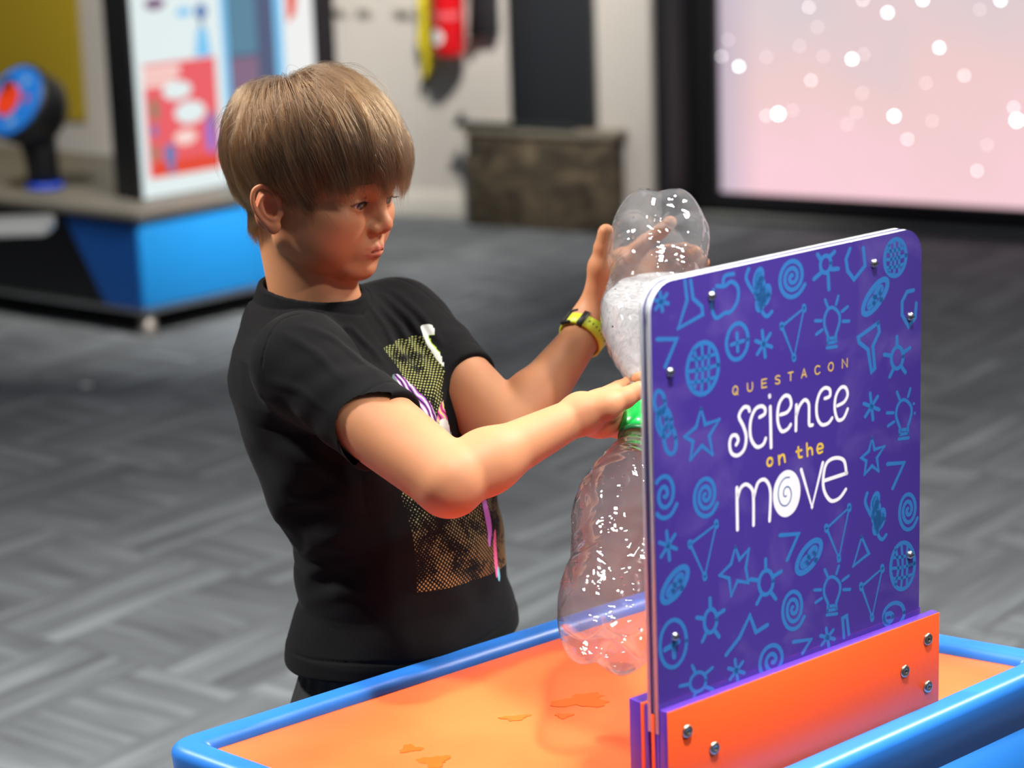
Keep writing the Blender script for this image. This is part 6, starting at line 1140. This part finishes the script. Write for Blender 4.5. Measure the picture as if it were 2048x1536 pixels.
# ================================================================== hair
SKC, SKR = np.array([-7.0, 0, 36.0]), np.array([94.0, 74.0, 74.0])
pole = np.array([-0.40, -0.06, 1.0]); pole /= np.linalg.norm(pole)
hf = np.array([1.0, 0, 0]) - pole*pole[0]; hf /= np.linalg.norm(hf); hlft = np.cross(pole, hf)
def hdir(al, s): return (np.cos(s)[..., None]*pole + np.sin(s)[..., None]*(np.cos(al)[..., None]*hf + np.sin(al)[..., None]*hlft))
A_ = np.radians
def bound(al):    # polar angle where the hair ends, by azimuth from the front
    a = np.degrees(np.abs((al+np.pi) % (2*np.pi)-np.pi))
    return A_(np.interp(a, [0, 20, 38, 50, 60, 68, 75, 82, 92, 108, 122, 140, 180], [122, 122, 120, 115, 116, 124, 133, 126, 111, 112, 126, 129, 130]))
def rbound(al):   # hairline of the roots
    a = np.degrees(np.abs((al+np.pi) % (2*np.pi)-np.pi))
    return A_(np.interp(a, [0, 25, 40, 52, 62, 72, 80, 90, 110, 130, 180], [88, 90, 98, 106, 112, 124, 118, 107, 108, 124, 130]))
def thick(al, s):
    a = np.degrees(np.abs((al+np.pi) % (2*np.pi)-np.pi)); sd = np.degrees(s)
    front = np.interp(sd, [0, 30, 60, 90, 110, 125], [30, 30, 26, 24, 24, 22]); side = np.interp(sd, [0, 30, 60, 85, 105, 120, 140], [30, 28, 23, 18, 13, 8, 3]); back = np.interp(sd, [0, 30, 60, 90, 110, 125, 134], [30, 23, 12, 8, 12, 14, 7])
    wf = np.clip(1-a/60, 0, 1); wb = np.clip((a-90)/60, 0, 1); wf, wb = wf*wf*(3-2*wf), wb*wb*(3-2*wb)
    return front*wf + back*wb + side*(1-wf-wb)
def skull_r(d): return 1/np.sqrt(((d/SKR)**2).sum(-1))
def hpos(al, s, off):
    d = hdir(al, s); R = skull_r(d)
    # below the equator the face is flatter than the skull ellipsoid: keep the fringe outside the forehead
    sh_ = d.shape; D_ = d.reshape(-1, 3); o_ = np.broadcast_to(off, sh_[:-1]).reshape(-1); r_ = np.broadcast_to(R, sh_[:-1]).reshape(-1) + o_
    low = np.where(D_[:, 2] < 0.15)[0]; low = low[np.lexsort((D_[low, 2]//0.12, D_[low, 1]//0.12, D_[low, 0]//0.12))]
    for i in range(0, len(low), 4000):   # stay outside the real forehead, temples and neck
        q = low[i:i+4000]
        for _ in range(3):
            dd_ = NOEAR.ev2(SKC + D_[q]*r_[q, None]); r_[q] += np.maximum(np.maximum(o_[q]*0.75, 0.8)-dd_, 0)*1.1
    return (SKC + D_*r_[:, None]).reshape(sh_)
NOEAR = Field(); NOEAR.ops = HD.ops[:NO_EAR] + HD.ops[-2:]
rng = np.random.default_rng(7)
def nzf(a, s, seed, fa, fs):   # smooth pseudo noise in (azimuth, polar)
    r = np.random.default_rng(seed); v = 0
    for i in range(5):
        ka, ks, ph = r.integers(1, 4)*fa*(0.6+0.35*i), r.uniform(0.5, 1.5)*fs, r.uniform(0, 6.28)
        v = v + np.sin(np.round(ka)*a + ks*s*3 + ph + 1.2*np.sin(2*a+s*4+ph))/(1+0.4*i)
    return v/2.2
NS, NPT = NHAIR, 11
al0 = rng.uniform(-np.pi, np.pi, NS*3); s0 = np.arccos(1-rng.uniform(0, 1, NS*3)*1.55); keep = s0 < rbound(al0); al0, s0 = al0[keep][:NS], s0[keep][:NS]; n = len(al0)
sb = bound(al0) + A_(4.5)*nzf(al0, s0*0, 11, 16, 1) + A_(3.0)*rng.normal(size=n)
a_abs = np.degrees(np.abs(al0)); Lmm = np.interp(a_abs, [0, 50, 90, 130, 180], [112, 104, 84, 66, 52])*np.interp(np.degrees(s0), [0, 50, 85, 112, 125], [1.0, 1.0, 0.80, 0.48, 0.30])*rng.uniform(0.8, 1.08, n)
tip = np.minimum(s0 + Lmm/98.0, np.maximum(sb, s0+0.05))
t = np.linspace(0, 1, NPT)[None, :]; S = s0[:, None] + (tip-s0)[:, None]*t
run = (S-s0[:, None])*98.0; layer = np.clip(run/40.0, 0, 1)**0.55*rng.uniform(0.84, 1.03, n)[:, None]*np.clip(0.0+1.0, 0, 1)
tuft = nzf(al0, s0, 21, 7, 2.0)
dal = (0.055*nzf(al0, s0, 31, 6, 2.5)+0.030*nzf(al0, s0, 35, 17, 3.0))[:, None]*t**1.3*3.0*np.clip(1.2-np.abs(np.sin(S)-1), 0.3, 1) + rng.normal(size=n)[:, None]*0.020*t
AL = al0[:, None] + dal - 0.10*np.sin(al0)[:, None]*t*np.clip(np.cos(al0)[:, None]+0.4, 0, 1)
off = thick(AL, S)*layer + 2.0*tuft[:, None]*layer*np.clip(S/0.6, 0.3, 1) + 1.6*nzf(al0, s0, 41, 15, 4)[:, None]*layer
crown = s0 < 0.75; fly = rng.uniform(size=n) < np.where(crown, 0.016, 0.012); off += (fly*rng.uniform(2, 9, n))[:, None]*np.where(crown[:, None], np.sin(np.pi*t*0.9), t**1.5)*np.where(crown, 1.3, 1.0)[:, None]; AL = AL + (fly*rng.normal(size=n)*np.where(crown, 0.5, 0.22))[:, None]*t
taper = np.clip((sb[:, None]-S)/0.10, 0, 1); off = np.maximum(off, 0.3)
P = hpos(AL, S, off)
# crown cowlick: some strands lift at the whorl
Pw = HC + (P*HS) @ HR.T
pts = Pw.reshape(-1, 3).astype(np.float32)
hc = bpy.data.hair_curves.new('hair_strands'); hc.add_curves([NPT]*n)
hc.attributes['position'].data.foreach_set('vector', pts.ravel())
rad = hc.attributes.get('radius') or hc.attributes.new('radius', 'FLOAT', 'POINT')
rv = (np.array([0.00015]*n)[:, None]*(1-0.72*t**2.2)).astype(np.float32); rad.data.foreach_set('value', rv.ravel())
rn = hc.attributes.new('rnd', 'FLOAT', 'CURVE'); rn.data.foreach_set('value', np.clip(0.48+0.34*rng.normal(size=n)+0.22*tuft, 0, 1).astype(np.float32))
def hair_material():
    m = NT('light_brown_hair'); m.t.nodes.remove(m.b)
    h = m.n('ShaderNodeBsdfHairPrincipled'); h.parametrization = 'COLOR'
    at = m.n('ShaderNodeAttribute', attribute_name='rnd')
    m.l(m.mix(at.outputs['Fac'], srgb(46, 29, 17), srgb(106, 73, 42)), h.inputs['Color'])
    h.inputs['Roughness'].default_value = 0.32; h.inputs['Radial Roughness'].default_value = 0.45
    m.l(h.outputs[0], m.out.inputs[0]); return m.m
M_hair = hair_material()
ho = bpy.data.objects.new('hair', hc); COL.objects.link(ho); hc.materials.append(M_hair); ho.parent = boy; ho.matrix_parent_inverse = Matrix.Translation(-boy.location)
# dense inner hair mass under the strands
ga = np.linspace(-np.pi, np.pi, 145)[:-1]; gs = np.linspace(0.0, 1.0, 46)
bmh = bmesh.new(); rows = []
for q in gs:
    sA = q*(bound(ga)-A_(4)-A_(16)*np.exp(-((np.degrees(np.abs(ga))-74)/14)**2)); th = thick(ga, sA)*(0.60 + 0.10*nzf(ga, sA, 51, 12, 2))*np.clip(0.25+sA/0.5, 0, 1)*np.clip((bound(ga)-sA)/0.30, 0.0, 1)**0.6 - 5*np.clip(1-(bound(ga)-sA)/0.22, 0, 1)
    rows.append(HC + (hpos(ga, sA, th)*HS) @ HR.T)
vr = [[bmh.verts.new(tuple(p)) for p in (r if i else r[:1])] for i, r in enumerate(rows)]
for i, (A, B) in enumerate(zip(vr, vr[1:])):
    k = len(B)
    for j in range(k):
        if len(A) == 1: bmh.faces.new((A[0], B[j], B[(j+1) % k]))
        else: bmh.faces.new((A[j], A[(j+1) % k], B[(j+1) % k], B[j]))
bmesh.ops.recalc_face_normals(bmh, faces=bmh.faces)
ih = bm_obj('hair_underlayer', bmh, mat('dark_inner_hair', srgb(74, 48, 29), 0.8), ho, True, 0)
ih.matrix_parent_inverse = Matrix.Identity(4)
